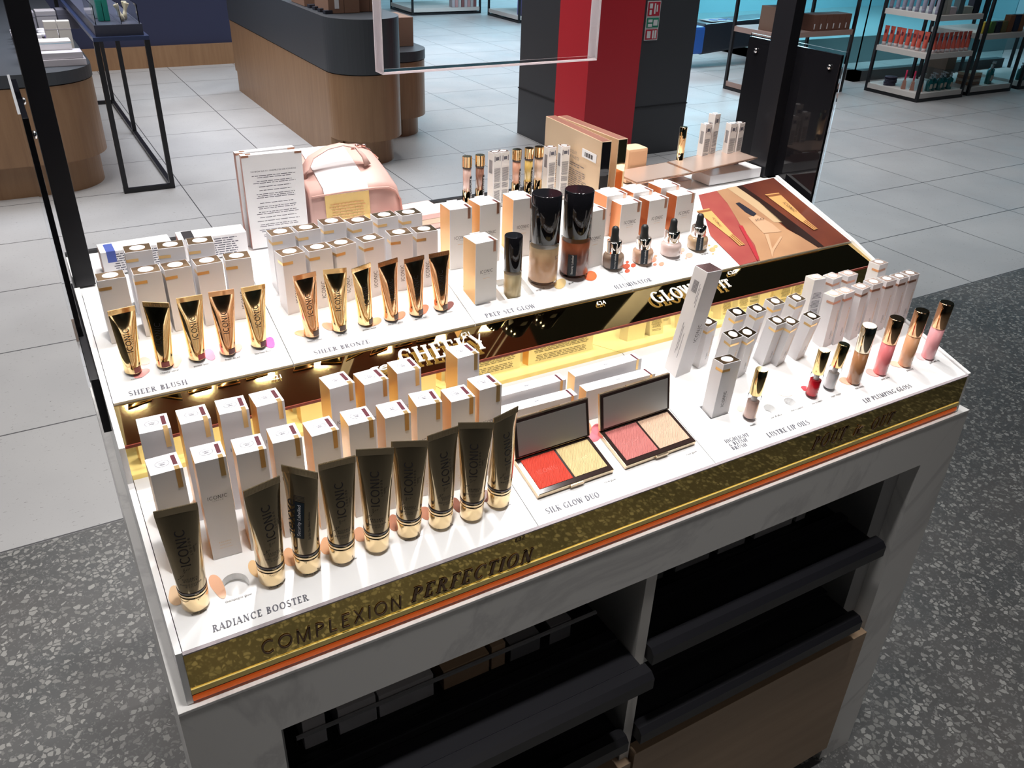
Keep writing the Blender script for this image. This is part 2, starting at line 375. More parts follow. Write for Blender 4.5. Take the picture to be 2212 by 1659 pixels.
def logo(mb, cx, cz, wd, y, vertical=False, mi=0, sub=True, sh=None):
    """brand word with the small city word below, on a plane y = const facing -y"""
    ps, W = polys('ICONIC', False, .12); s = wd / W
    if vertical: M = Matrix(((0, -1, 0, cx + s * .5), (0, 0, -1, y), (1, 0, 0, cz - wd / 2), (0, 0, 0, 1)))
    else: M = Matrix(((1, 0, 0, cx - wd / 2), (0, 0, -1, y), (0, 1, 0, cz), (0, 0, 0, 1)))
    put_polys(mb, ps, M, s, s, mi)
    if sub:
        ps, W2 = polys('LONDON', False, .7); s2 = wd * .52 / W2
        put_polys(mb, [[(a + wd * .24 / s2, b_ - .58 * s / s2) for a, b_ in p] for p in ps], M, s2, s2, mi)
def ellipse(cx, cy, rx, ry, n=24): return [(cx + rx * math.cos(2 * math.pi * k / n), cy + ry * math.sin(2 * math.pi * k / n)) for k in range(n)]

# ------------------------------------------------------------------ the setting
def struct(name, mb, m, bevel=0):
    o = mb.build(name, m, None, bevel); o['kind'] = 'structure'; return o
fl_ = MB().add([(-9, 1.49, 0), (16, 1.49, 0), (16, 16, 0), (-9, 16, 0)], [(0, 1, 2, 3)], 0)
fl_.add([(-9, -7, 0), (16, -7, 0), (16, 1.49, 0), (-9, 1.49, 0)], [(0, 1, 2, 3)], 1)
fl_.add([(-9, -7, -.1), (16, -7, -.1), (16, 16, -.1), (-9, 16, -.1)], [(3, 2, 1, 0)], 1)
struct('floor', fl_, [tile, terr])
ceilm = mat('black_ceiling', (.012, .012, .014), .6)
struct('ceiling', MB().box((-9, -7, 3.5), (16, 16, 3.6)), ceilm)
struct('wall_back', MB().box((-6, 8.37, 0), (3.2, 8.5, 3.5)), navy)
struct('baseboard_back', MB().box((-6, 8.33, 0), (3.2, 8.37, .19)), oak)
struct('wall_left', MB().box((-6.2, -7, 0), (-6, 8.5, 3.5)), mat('grey_wall_paint', (.16, .16, .17), .7))
struct('wall_front', MB().box((-6.2, -7.2, 0), (16, -7, 3.5)), MATS['grey_wall_paint'])
far = mat('pale_blue_far_wall', (.50, .78, .86), .6)
struct('wall_far', MB().box((3.2, 15.8, 0), (16, 16, 3.5)), far)
struct('wall_right', MB().box((13.5, -7, 0), (13.7, 16, 3.5)), far)
# square column with a red corner sheath
struct('column', MB().box((3.24, 3.99, 0), (4.09, 4.86, 3.5)), mat('dark_grey_column_panel', (.052, .054, .062), .5))
cj = mat('panel_joint', (.015, .015, .018), .6)
struct('trim_1', MB().box((3.235, 3.985, .325), (4.095, 4.865, .332)), cj)
struct('trim_2', MB().box((3.215, 3.965, 0), (3.62, 4.33, 3.5)), mat('red_column_sheath', (.62, .030, .045), .42))
# sign strip on the column
sg = thing('safety_sign', 'narrow safety sign of red and green pictogram squares on the dark column', 'sign')
def qpx(mb, pts, y, mi=0):
    vs = [ony(u, v, y) for u, v in pts]; mb.add(vs, [tuple(range(len(vs)))], mi)
redm = mat('sign_red', (.55, .03, .06), .5); grn = mat('sign_green', (.02, .28, .16), .5)
ys = 3.984
def pic(name, z0, z1, x0, x1, m, shapes):
    o = MB().box((x0, ys - .003, z0), (x1, ys, z1)).build(name, m, sg); q = MB()
    for a, b_, c, d in shapes: q.box((x0 + (x1 - x0) * a, ys - .005, z0 + (z1 - z0) * b_), (x0 + (x1 - x0) * c, ys - .003, z0 + (z1 - z0) * d))
    q.build('pictogram', paper, o)
a_, b_ = ony(1370, 13, ys), ony(1390, 86, ys)
sx0, sx1, sz0, sz1 = 3.66, 3.755, b_.z, a_.z + .02; hh = sz1 - sz0
MB().box((sx0 - .006, ys, sz0 - .006), (sx1 + .006, 3.99, sz1 + .006)).build('backing', paper, sg)
pic('fire_pictogram', sz0 + hh * .63, sz1, sx0, sx1, redm, [(.1, .55, .35, .9), (.12, .1, .3, .45), (.5, .15, .62, .9), (.7, .3, .8, .8)])
pic('exit_pictogram', sz0 + hh * .32, sz0 + hh * .58, sx0, sx1, grn, [(.1, .1, .45, .4), (.1, .55, .45, .85), (.55, .2, .9, .8)])
pic('call_pictogram', sz0, sz0 + hh * .27, sx0, sx1, redm, [(.1, .15, .4, .85), (.55, .1, .68, .9), (.75, .1, .9, .9)])

# ------------------------------------------------------------------ counter that carries the display
CT = thing('display_counter', 'white marble display counter with open drawer bays and an oak door below', 'counter')
MB().box((0, 0, .846), (1.25, .82, .85)).build('worktop', marble, CT, .0006)
b = MB()
for a, c in (((0, .0006, 0), (.094, .03, .846)), ((1.162, .0006, 0), (1.25, .03, .846)), ((.094, .0006, .767), (1.162, .03, .846)),
             ((0, .03, 0), (.02, .82, .846)), ((1.23, .03, 0), (1.25, .82, .846)), ((.02, .79, 0), (1.23, .82, .846))): b.box(a, c)
b.build('marble_cladding', marble, CT)
dkint = mat('bay_lining', (.30, .30, .30), .5); b = MB()
b.box((.094, .025, .08), (.10, .5, .767)).box((1.124, .03, .08), (1.162, .5, .767)).box((.10, .5, .08), (1.124, .51, .767)).box((.10, .03, .762), (1.124, .5, .767)).box((.094, .03, .06), (1.162, .5, .08))
b.build('bay_lining', dkint, CT)
b = MB(); b.box((.597, .004, .08), (.6155, .5, .767)).box((.6155, .006, .584), (1.124, .5, .597)).build('bay_divider', mat('divider_white', (.62, .60, .57), .5), CT)
o = MB().box((.6175, -.008, .05), (1.16, .012, .388)).build('door', oakdoor, CT, .001)
o = MB().box((.096, -.008, .05), (.612, .012, .372)).build('door', oakdoor, CT, .001)
def drawer(x0, x1, z, yout, depth, seed):
    d = MB().box((x0, yout + .03, z), (x1, yout + .03 + depth, z + .012)).build('drawer', black, CT, .001)
    q = MB(); pf = [(0, 0), (.022, 0), (.030, .008), (.030, .020), (.024, .028), (.008, .028), (0, .020)]
    q.prism([(y, zz) for y, zz in pf], x0, x1, M=Matrix(((0, 0, 1, 0), (1, 0, 0, yout), (0, 1, 0, z - .004), (0, 0, 0, 1)))); q.build('pull_rail', black, d)
    MB().box((x0 + .01, yout + .075, z + .012), (x1 - .01, yout + .095, z + .03)).build('rail_step', black, d, .003)
    MB().box((x0 + .02, yout + .118, z + .012), (x1 - .02, yout + .121, z + .045)).build('clear_bin_front', clearthin, d)
    MB().box((x0 + .02, yout + .1175, z + .045), (x1 - .02, yout + .1215, z + .049)).build('bin_edge', mat('bin_edge', (.30, .30, .31), .3), d)
    rnd = random.Random(seed); x = x0 + .03
    while x < x1 - .08:
        wd = rnd.uniform(.02, .09); hh = rnd.uniform(.03, .055); g = rnd.uniform(.08, .55)
        col = (g, g * .96, g * .98) if rnd.random() < .8 else (.40, .27, .17)
        t = tag(MB().box((-wd / 2, 0, 0), (wd / 2, .15, hh)).build('stock_box', mat('stock_%d' % int(g * 20), col, .35), None, .001),
                'stock carton lying in the %s open drawer bay' % seed_name[seed], 'box', 'cartons lying in the dark drawer bays of the counter')
        t.matrix_world = T(x + wd / 2, yout + .125, z + .0125); x += wd + rnd.uniform(.003, .03)
seed_name = {1: 'upper left', 2: 'upper right', 3: 'lower left', 4: 'lower right'}
drawer(.102, .594, .600, -.045, .42, 1); drawer(.618, 1.12, .600, -.012, .40, 2)
drawer(.102, .594, .425, -.015, .40, 3); drawer(.618, 1.12, .425, -.015, .40, 4)

# ------------------------------------------------------------------ the display stand
X0, X1 = .0165, 1.2195
DS = thing('display_stand', 'two tier white and gold mirror cosmetics display stand on the marble counter', 'display stand')
t1, t2_ = math.tan(R(15.5)), math.tan(R(16.5))
def z1(y): return .9208 + (y - .009) * t1
def z2(y): return 1.052 + (y - .279) * t2_
YZ = Matrix(((0, 0, 1, 0), (1, 0, 0, 0), (0, 1, 0, 0), (0, 0, 0, 1)))     # prism in x from a (y, z) outline
dz = .014
b = MB(); b.prism([(.010, .8515), (.478, .8515), (.478, z2(.478) - dz), (.279, z2(.279) - dz), (.2285, 1.018), (.2285, z1(.2285) - dz), (.010, z1(.010) - dz)], X0 + .0005, X1 - .0005, M=YZ)
b.build('core', white, DS)
for xa in (.0100, X1 + .0002):
    b = MB(); b.prism([(.006, .8515), (.478, .8515), (.478, z2(.478) + .003), (.279, z2(.279) + .003), (.216, z2(.216) - .002), (.219, z1(.219) + .003), (.006, z1(.006) + .003)], xa, xa + .0063, M=YZ)
    b.build('side_panel', white, DS, .0005)
MB().box((X0, .0062, .8708), (X1, .0096, .9190)).build('front_mirror_panel', mirror, DS)
MB().box((X0, .0048, .8640), (X1, .0096, .8706)).build('ledge_reflection_strip', goldrefl, DS)  # painted reflection of the lit worktop ledge in the mirror panel
MB().box((X0, .0080, .8520), (X1, .0096, .8640)).build('shadow_gap', mat('dark_gap', (.05, .015, .01), .5), DS)
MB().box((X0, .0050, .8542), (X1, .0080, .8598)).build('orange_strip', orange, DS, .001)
MB().box((X0, .0045, .9190), (X1, .0096, .9206)).build('edge_strip', mat('grey_edge', (.34, .30, .32), .4), DS)
MB().box((X0, .2255, .975), (X1, .2284, 1.030)).build('riser_mirror_panel', mirror2, DS)
tF = math.tan(R(18)); b = MB(); b.prism([(.325, .99), (.50, .99), (.50, 1.112), (.325, 1.062)], .0012, .0097, M=YZ); b.build('side_bracket', black, DS)
b = MB()
yb, yt = .2215, .2788
b.prism([(yb, 1.0485 - (.279 - yb) * tF), (yt, 1.0485 - .0002 * tF), (yt, 1.0455), (yb, 1.0455 - (.279 - yb) * tF)], X0, X1, M=YZ)
b.build('lip_mirror_panel', mat('dark_gold_mirror', (.62, .46, .20), .03, 1), DS)
b = MB(); zb = 1.0485 - (.279 - yb) * tF
b.box((X0, yb - .0018, zb - .0030), (X1, yb, zb + .0004)); b.build('lip_edge', mat('red_brown_edge', (.20, .035, .02), .3), DS)
# tray plates with their recesses
def tray(name, P, N, xa, xb, L, cut, parent=DS):
    X = Vector((1, 0, 0)); Y = N.cross(X); M = Matrix((X, Y, N)).transposed().to_4x4(); M.translation = P
    Mi = M.inverted(); me = MB().box((xa + .0006, 0, -dz + .0004), (xb - .0006, L, 0)).mesh(name, [white])
    o = place(name, me)
    if cut:
        c = MB()
        for kind, pts in cut:
            if kind == 'rect':
                q = [Mi @ onpl(*p, P, N) for p in pts]; xs = [p.x for p in q]; yy = [p.y for p in q]
                c.box((min(xs), min(yy), -dz + .002), (max(xs), max(yy), .01))
            else:
                (u, v), r = pts; q = Mi @ onpl(u, v, P, N); c.prism(ellipse(q.x, q.y, r, r, 40), -dz + .002, .01)
        co = place('cut', c.mesh('cut', [white])); md = o.modifiers.new('b', 'BOOLEAN'); md.object = co; md.solver = 'EXACT'
        bpy.context.view_layer.update()
        me2 = bpy.data.meshes.new_from_object(o.evaluated_get(bpy.context.evaluated_depsgraph_get()))
        o.modifiers.clear(); o.data = me2; bpy.data.objects.remove(co)
    o.parent = parent; o.matrix_local = M; return o
L1 = (.2255 - .009) / math.cos(R(15.5)); L2 = (.478 - .279) / math.cos(R(16.5))
TR1 = tray('tray_panel', P1, N1, X0, .418, L1, [('hole', ((508, 1263), .0140))])
TR2 = tray('tray_panel', P1, N1, .418, .6916, L1, [])
TR3 = tray('tray_panel', P1, N1, .6916, X1, L1, [('hole', ((1663.4, 883), .0092)), ('hole', ((1707, 868.6), .0092)), ('rect', [(1534, 904.5), (1574, 893), (1511, 878.4)])])
TU1 = tray('tray_panel', P2, N2, X0, .2225, L2, [])
TU2 = tray('tray_panel', P2, N2, .2225, .4751, L2, [])
TU3 = tray('tray_panel', P2, N2, .4751, .7426, L2, [('rect', [(1029, 661), (1090, 646), (1001, 617)]), ('rect', [(1097, 646.5), (1153, 633), (1068, 606)])])
TU4 = tray('tray_panel', P2, N2, .7426, .9583, L2, [])
TU5 = tray('poster_panel', P2, N2, .9583, X1, L2, [])
MB().box((X0 - .005, .4785, .8515), (X1 + .005, .622, LEDGE - .002)).build('rear_ledge', white, DS, .001)
MB().box((X0 - .005, .6225, .8515), (X1 + .005, .630, LEDGE + .002)).build('rear_edge', black, DS)
# printed headings
for txt, a, c, t, P, N, par in (('SHEER BLUSH', (279, 856), (406, 829), (404.5, 819), P2, N2, DS), ('SHEER BRONZE', (680, 766), (799.5, 740.5), (798, 732.5), P2, N2, DS),
        ('PREP-SET-GLOW', (1051, 686), (1158, 664), (1156.5, 655.5), P2, N2, DS), ('ILLUMINATOR', (1331, 624), (1410, 607), (1408.5, 599), P2, N2, DS),
        ('RADIANCE BOOSTER', (460, 1366), (667, 1296), (664.5, 1282), P1, N1, DS), ('SILK GLOW DUO', (1183, 1110), (1297, 1072.5), (1295, 1060.5), P1, N1, DS),
        ('HIGHLIGHT', (1569, 957), (1619.5, 941.5), (1618.3, 933.5), P1, N1, DS), ('& BLUSH', (1577, 964.5), (1616, 952.5), (1614.8, 944.8), P1, N1, DS),
        ('BRUSH', (1584, 972), (1615, 962.5), (1614, 955), P1, N1, DS), ('LUSTRE LIP OILS', (1662, 945), (1751, 915), (1749, 904.5), P1, N1, DS),
        ('LIP PLUMPING GLOSS', (1870, 870.5), (1971.5, 836), (1969, 827), P1, N1, DS)):
    text_px('heading', txt, a, c, t, P, N, inkgrey, par, gap=.13, slant=.12 if txt == 'RADIANCE BOOSTER' else 0)
FP, FN = (0, .0062, 0), (0, -1, 0)
lm = mat('brown_letter', (.17, .10, .055), .3)
text_px('lettering', 'COMPLEXION', (566, 1417), (869, 1313), (864, 1287), FP, FN, lm, DS, 'sans', .0006, gap=.2)
text_px('lettering', 'PERFECTION', (888, 1302), (1147, 1212.5), (1143, 1186), FP, FN, lm, DS, 'serif', .0006, gap=.2, slant=.22)
text_px('lettering', 'POUT', (1752, 974), (1822, 949), (1819, 925), FP, FN, lm, DS, 'serif', .0004, gap=.2, slant=.25)
text_px('lettering', 'it', (1843, 942), (1858, 936.5), (1856, 915), FP, FN, lm, DS, 'font', .001, slant=.25)
text_px('lettering', 'OUT', (1879, 931), (1924, 915), (1921, 893), FP, FN, lm, DS, 'serif', .0004, gap=.2, slant=.25)
small_px('price', '£32', (1113, 1172), (1134, 1165), FP, FN, lm, DS)
wl = mat('white_letter', (.92, .92, .90), .35)
text_px('lettering', 'CHEEKY', (869, 791), (1055, 752), (1042, 721), PF, NF, wl, DS, 'serif', .0016, lift=.004, gap=.12)
text_px('lettering', 'get', (795, 808), (856, 794), (853, 778), PF, NF, wl, DS, 'font', .0016, lift=.004, slant=.3)
text_px('lettering', 'GLOW', (1417, 657), (1506, 636), (1499, 612), PF, NF, wl, DS, 'serif', .0016, lift=.004, gap=.12)
text_px('lettering', 'for', (1520, 633), (1552, 626), (1549, 608), PF, NF, wl, DS, 'font', .0016, lift=.004, slant=.3)
text_px('lettering', 'IT', (1562, 623.5), (1583, 619), (1577, 602), PF, NF, wl, DS, 'serif', .0016, lift=.004, gap=.12)
for s_, a, c, t in (('£21', (587, 822), (609, 817), (608, 808)), ('£21', (997, 728), (1016, 724), (1015, 716)), ('£24', (1291, 660), (1310, 656), (1309, 648)), ('£20', (1574, 594), (1592, 590), (1591, 583))):
    text_px('price', s_, a, c, t, PF, NF, wl, DS, 'font', .0008, lift=.002)
# shade names printed in front of each slot
for txt, u, v, u2, v2, P, N in (('rose riot', 284, 821, 307, 816, P2, N2), ('cheeky coral', 347, 808, 386, 800, P2, N2), ('power pink', 419, 793, 452, 786, P2, N2),
        ('fresh faced', 487, 779, 519, 772, P2, N2), ('fearless flush', 551, 766, 587, 758, P2, N2), ('beach vibes', 665, 739, 696, 733, P2, N2), ('sun kiss', 731, 726, 750, 721, P2, N2),
        ('golden hour', 784, 714.5, 814, 708, P2, N2), ('caramel glow', 839, 702, 871, 696, P2, N2), ('spiced tan', 897, 691, 922, 685.5, P2, N2), ('sunset bronze', 947, 680, 978, 673.5, P2, N2),
        ('original', 1159, 629, 1177, 624, P2, N2), ('glow', 1229, 614, 1240, 611, P2, N2), ('glow', 1336, 592, 1347, 588, P2, N2), ('blush', 1398, 578, 1410, 575, P2, N2), ('shine', 1460, 564, 1470, 561.5, P2, N2), ('original', 1516, 551, 1531, 548, P2, N2),
        ('shell glow', 414, 1330, 448, 1318, P1, N1), ('champagne glow', 487, 1303, 545, 1284, P1, N1), ('sand glow', 581, 1272, 613, 1261, P1, N1), ('honey glow', 657, 1246, 694, 1233, P1, N1), ('caramel glow', 731, 1220, 772, 1206.5, P1, N1),
        ('tan glow', 811, 1191, 838, 1182.5, P1, N1), ('bronze glow', 876, 1169, 913, 1157.5, P1, N1), ('toffee glow', 946, 1145, 980, 1134.5, P1, N1), ('deep glow', 1013, 1122, 1043, 1112, P1, N1), ('rich glow', 1079, 1099, 1105, 1090, P1, N1),
        ('coral glow', 1306, 1044, 1331, 1036, P1, N1), ('rose glow', 1484, 984, 1506, 976, P1, N1), ('nude', 1622, 921, 1633, 917, P1, N1), ('out of office', 1667, 904, 1690, 896, P1, N1), ("she's a peach", 1710, 889, 1736, 880, P1, N1),
        ('one to watch', 1755, 873.5, 1777, 866, P1, N1), ('sugar water', 1796, 858.5, 1818, 851, P1, N1), ('tan lines', 1849, 841, 1867, 835, P1, N1), ('pink lady', 1905, 821.5, 1923, 815.5, P1, N1), ('peachy', 1960, 802, 1974, 797.5, P1, N1), ('pink me up', 2009, 785.5, 2030, 779, P1, N1)):
    small_px('shade_name', txt, (u, v), (u2, v2), P, N, ink, DS)
# painted swatches of product colour beside each slot
SW = {}
def swatch(pts, P, N, col, name='swatch', dot=False):
    m = mat('swatch_%02x%02x%02x' % tuple(int(c * 255) for c in col), col, .22, coat=.4)
    q = [onpl(u, v, Vector(P) + Vector(N) * .0005, N) for u, v in pts]; MB().add(q, [tuple(range(len(q)))]).build(name, m, DS)
def blob(u, v, ru, rv, ang, P, N, col, wob=.12, n=22):
    a = R(ang); pts = []
    for k in range(n):
        t = 2 * math.pi * k / n; s = 1 + wob * math.sin(2 * t + u) + wob * .5 * math.sin(3 * t + v)
        x, y = ru * s * math.cos(t), rv * s * math.sin(t); pts.append((u + x * math.cos(a) - y * math.sin(a), v + x * math.sin(a) + y * math.cos(a)))
    swatch(pts, P, N, col)
for a in ((312, 780, 14, 8, 5, (.95, .48, .40)), (305, 806, 19, 8, -18, (.95, .38, .35)), (380, 780, 13, 13, -30, (.96, .52, .40)), (452, 766, 14, 11, 10, (.93, .27, .42)), (512, 752, 11, 9, 0, (.96, .40, .33)), (583, 740, 12, 11, -10, (.82, .06, .35))):
    blob(*a[:5], P2, N2, a[5])
for a in ((660, 720, 22, 8, -3, (.86, .50, .26)), (718, 706, 22, 9, 12, (.72, .38, .24)), (806, 696, 18, 9, -20, (.80, .42, .22)), (862, 682, 14, 9, -25, (.62, .26, .15)), (915, 668, 13, 9, -25, (.55, .20, .11)), (970, 660, 11, 8, -35, (.22, .09, .08))):
    blob(*a[:5], P2, N2, a[5])
for a in ((380, 1287, 17, 21, -35, (.93, .66, .42)), (470, 1266, 15, 26, -28, (.92, .52, .33)), (552, 1230, 14, 20, -30, (.86, .58, .30)), (625, 1204, 15, 20, -35, (.80, .45, .25)), (706, 1180, 14, 20, -30, (.78, .44, .25)),
          (780, 1155, 14, 19, -30, (.68, .36, .22)), (852, 1130, 14, 17, -30, (.48, .20, .12)), (918, 1108, 12, 18, -35, (.46, .20, .12)), (985, 1090, 11, 16, -30, (.25, .10, .07)), (1050, 1072, 11, 17, -30, (.16, .06, .05))):
    blob(*a[:5], P1, N1, a[5])
for a in ((1210, 613, 14, 10, -25, (.84, .62, .30)), (1276, 596, 13, 11, -15, (.86, .18, .06))): blob(*a[:5], P2, N2, a[5], .05)
for u, v, r_ in ((1353, 575, 8), (1368, 573, 6), (1355, 585, 6), (1355, 566, 4)): blob(u, v, r_, r_ * .7, -10, P2, N2, (.45, .09, .05), .04)
for u, v, r_ in ((1412, 561, 7), (1429, 570, 6), (1415, 571, 4), (1416, 553, 4)): blob(u, v, r_, r_ * .7, -10, P2, N2, (.82, .27, .18), .04)
for u, v, r_ in ((1489, 551, 8), (1474, 540, 6), (1471, 547, 3), (1482, 558, 3)): blob(u, v, r_, r_ * .7, -10, P2, N2, (.72, .38, .30), .04)
for u, v, r_ in ((1539, 539, 7), (1546, 532, 5), (1532, 530, 3), (1540, 548, 2.5)): blob(u, v, r_, r_ * .7, -10, P2, N2, (.80, .42, .20), .04)
for a in ((1740, 839, 10, 5, 10, (.85, .10, .12)), (1600, 882, 9, 6, 20, (.96, .78, .60)), (1697, 851, 16, 5, 0, (.96, .76, .68)), (1827, 823, 17, 6, 20, (.95, .45, .32)), (1884, 805, 17, 6, 20, (.95, .42, .38)),
          (1938, 787, 17, 6, 20, (.96, .58, .45)), (1990, 770, 16, 6, 20, (.95, .55, .55))): blob(*a[:5], P1, N1, a[5])
blob(1285, 936, 15, 20, 10, P1, N1, (.80, .20, .25)); blob(1270, 925, 7, 16, 0, P1, N1, (.95, .45, .25))
# the printed picture on the right of the upper tray
def poly(pts, k, m, name='printed_area'):
    q = [onpl(u, v, P2 + N2 * (.0003 * k), N2) for u, v in pts]; return MB().add(q, [tuple(range(len(q)))]).build(name, m, DS)
pc = [(1509, 421), (1671, 384), (1837, 521), (1598, 573)]
pr = mat('print_brown', (.30, .075, .035), .3); n, l, b_n = nt(pr); setc(pr, ramp(pr, noise(pr, coords(pr), 9, 3), [(.3, (.075, .018, .014)), (.7, (.17, .045, .022))]))
poly(pc, 1, pr)
rosep = mat('print_rose', (.62, .16, .14), .3); setc(rosep, ramp(rosep, noise(rosep, coords(rosep), 14, 2), [(.3, (.26, .045, .045)), (.7, (.36, .09, .07))]))
poly([(1509, 421), (1548, 412), (1572, 440), (1600, 487), (1630, 528), (1642, 562), (1598, 573), (1534, 508)], 2, rosep)
beig = mat('print_peach', (.74, .42, .24), .3); setc(beig, ramp(beig, noise(beig, coords(beig), 10, 2), [(.3, (.30, .15, .08)), (.7, (.42, .24, .13))]))
poly([(1548, 412), (1590, 402), (1650, 455), (1700, 495), (1775, 535), (1642, 564), (1630, 528), (1600, 487), (1572, 440)], 3, beig)
poly([(1570, 406), (1590, 402), (1640, 436), (1690, 480), (1672, 480), (1625, 444)], 4, mat('print_cream', (.48, .34, .20), .3))
poly([(1592, 402), (1602, 400), (1660, 440), (1740, 500), (1780, 532), (1768, 535), (1700, 492), (1640, 437)], 4, mat('print_dark_brown', (.02, .008, .006), .35))
pg = mat('print_gold', (.60, .33, .12), .3); pgd = mat('print_gold_dark', (.24, .09, .035), .3)
def tubeprint(p, k):
    (ax, ay), (bx, by), (cx_, cy_), (dx, dy), (ex, ey), (fx, fy) = p
    poly([(ax, ay), (bx, by), (cx_, cy_), (dx, dy)], k, pg); poly([(dx, dy), (cx_, cy_), (ex, ey), (fx, fy)], k, pgd)
    g = lambda a, c, t: (a[0] + (c[0] - a[0]) * t, a[1] + (c[1] - a[1]) * t)
    for s0, s1 in ((.1, .25), (.45, .6), (.8, .92)): poly([g((dx, dy), (cx_, cy_), s0), g((dx, dy), (cx_, cy_), s1), g((fx, fy), (ex, ey), s1), g((fx, fy), (ex, ey), s0)], k + 1, pg)
    poly([g((ax, ay), (dx, dy), .03), g((ax, ay), (dx, dy), .09), g((bx, by), (cx_, cy_), .09), g((bx, by), (cx_, cy_), .03)], k + 1, pgd)
tubeprint([(1652, 420), (1682, 416), (1742, 474), (1733, 480), (1767, 494), (1758, 497)], 5)
tubeprint([(1504, 455), (1532, 450), (1583, 505), (1575, 511), (1610, 528), (1597, 531)], 5)
poly([(1589, 439), (1597, 437), (1616, 449), (1634, 461), (1628, 468), (1610, 458)], 5, mat('print_black', (.02, .02, .03), .3))
poly([(1616, 470), (1634, 464), (1668, 483), (1688, 500), (1650, 504)], 5, mat('print_pale_peach', (.50, .31, .19), .3))
for pa, pb, pt_, t_ in (((1690, 437), (1716, 458), (1693, 433), 'ICONIC'), ((1538, 470), (1556, 490), (1541, 467), 'ICONIC'), ((1634, 477), (1652, 473), (1651, 469), 'ICO')):
    text_px('printed_word', t_, pa, pb, pt_, P2 + N2 * .0025, N2, ink, DS, 'sans')
poly([(1652, 505), (1660, 505), (1668, 537), (1664, 540)], 6, mat('print_pale_peach', (.50, .31, .19), .3)); poly([(1664, 540), (1668, 537), (1686, 510), (1690, 512), (1672, 541), (1668, 557)], 6, MATS['print_pale_peach'])
poly([(1596, 487), (1604, 487), (1640, 556), (1636, 563)], 6, mat('print_red', (.36, .03, .04), .3))

# ------------------------------------------------------------------ products: cartons
def root(name): 
    o = bpy.data.objects.new(name, None); COL.objects.link(o); o.empty_display_size = .02; return o
def box_matrix(ftl, ftr, P, N, wd, d, h, pitch=0, fbl=None, maxyaw=14, yaw=None):
    if fbl:
        B = onpl(*fbl, P, N); n_ = Vector((0, 1, math.tan(R(pitch)))); Tp = onpl(*ftl, B, n_); up = (Tp - B).normalized(); Tt = B + up * h
        if abs((Tp - B).length - h) > .25 * h: Tt = Tp
    else:
        up = Vector((0, -math.sin(R(pitch)), math.cos(R(pitch)))); Tt = onpl(*ftl, P + up * h, N)
    W = onpl(*ftr, Tt, up); X = W - Tt; a = math.atan2(X.y, X.x) if yaw is None else R(yaw); a = max(-R(maxyaw), min(R(maxyaw), a))
    X = Vector((math.cos(a), math.sin(a), 0)); X = (X - up * X.dot(up)).normalized(); Y = up.cross(X)
    M = Matrix((X, Y, up)).transposed().to_4x4(); M.translation = Tt - up * h + X * wd / 2 + Y * d / 2 + Vector(N) * .0004; return M
def carton(r, wd, d, h, mats, idx, bev=.0005):      # idx: bottom, top, front, right, back, left
    return MB().box((-wd / 2, -d / 2, 0), (wd / 2, d / 2, h), mats=idx).build('carton', mats, r, bev)
def make_rad():
    r = root('booster_carton'); wd, d, h = .0298, .030, .125; carton(r, wd, d, h, [cardtop, card, amber], (0, 0, 1, 2, 1, 2)); y = -d / 2 - .0002
    q = MB(); logo(q, 0, h * .615, wd * .66, y); q.build('brand_print', ink, r)
    q = MB(); [put_polys(q, [[(a + (-.5 * W_) * 1, b_) for a, b_ in p] for p in ps], Matrix(((1, 0, 0, 0), (0, 0, -1, y), (0, 1, 0, z_), (0, 0, 0, 1))), s_, s_) for (ps, W_), z_, s_ in ((polys('RADIANCE', False, .3), h * .16, .0016), (polys('BOOSTER', False, .3), h * .13, .0016), (polys('AMPLIFICATEUR', False, .3), h * .10, .0011))]
    q.build('product_print', inkgold, r)
    q = MB(); q.box((wd * .26, -.0065, h), (wd * .40, .011 - d / 2 + .0005 + .014, h + .0003)); q.build('shade_label', mat('plum_label', (.10, .02, .03), .35), r)
    q = MB(); q.box((wd * .25, y - .0002, h - .022), (wd * .41, y, h)).box((wd * .25, y - .0002, h), (wd * .41, -d / 2 + .006, h + .0003)); q.build('seal_tab', goldband, r)
    q = MB(); e = ellipse(-.0015, 0, .0068, .0055); i_ = ellipse(-.0015, 0, .0064, .0051)
    for k in range(24): q.add([(*e[k], h + .0003), (*e[(k + 1) % 24], h + .0003), (*i_[(k + 1) % 24], h + .0003), (*i_[k], h + .0003)], [(0, 1, 2, 3)])
    for zz, w_ in ((.0012, .0034), (-.0008, .0022), (-.0022, .0026)): q.add([(-.0015 - w_, zz - .0003, h + .0003), (-.0015 + w_, zz - .0003, h + .0003), (-.0015 + w_, zz + .0003, h + .0003), (-.0015 - w_, zz + .0003, h + .0003)], [(0, 1, 2, 3)])
    q.build('shade_ring', inkgrey, r)
    q = MB(); lines(q, -wd * .4, wd * .4, h * .45, h * .92, 22, d / 2 + .0002, seed=5); q.build('back_print', inkgrey, r); return r
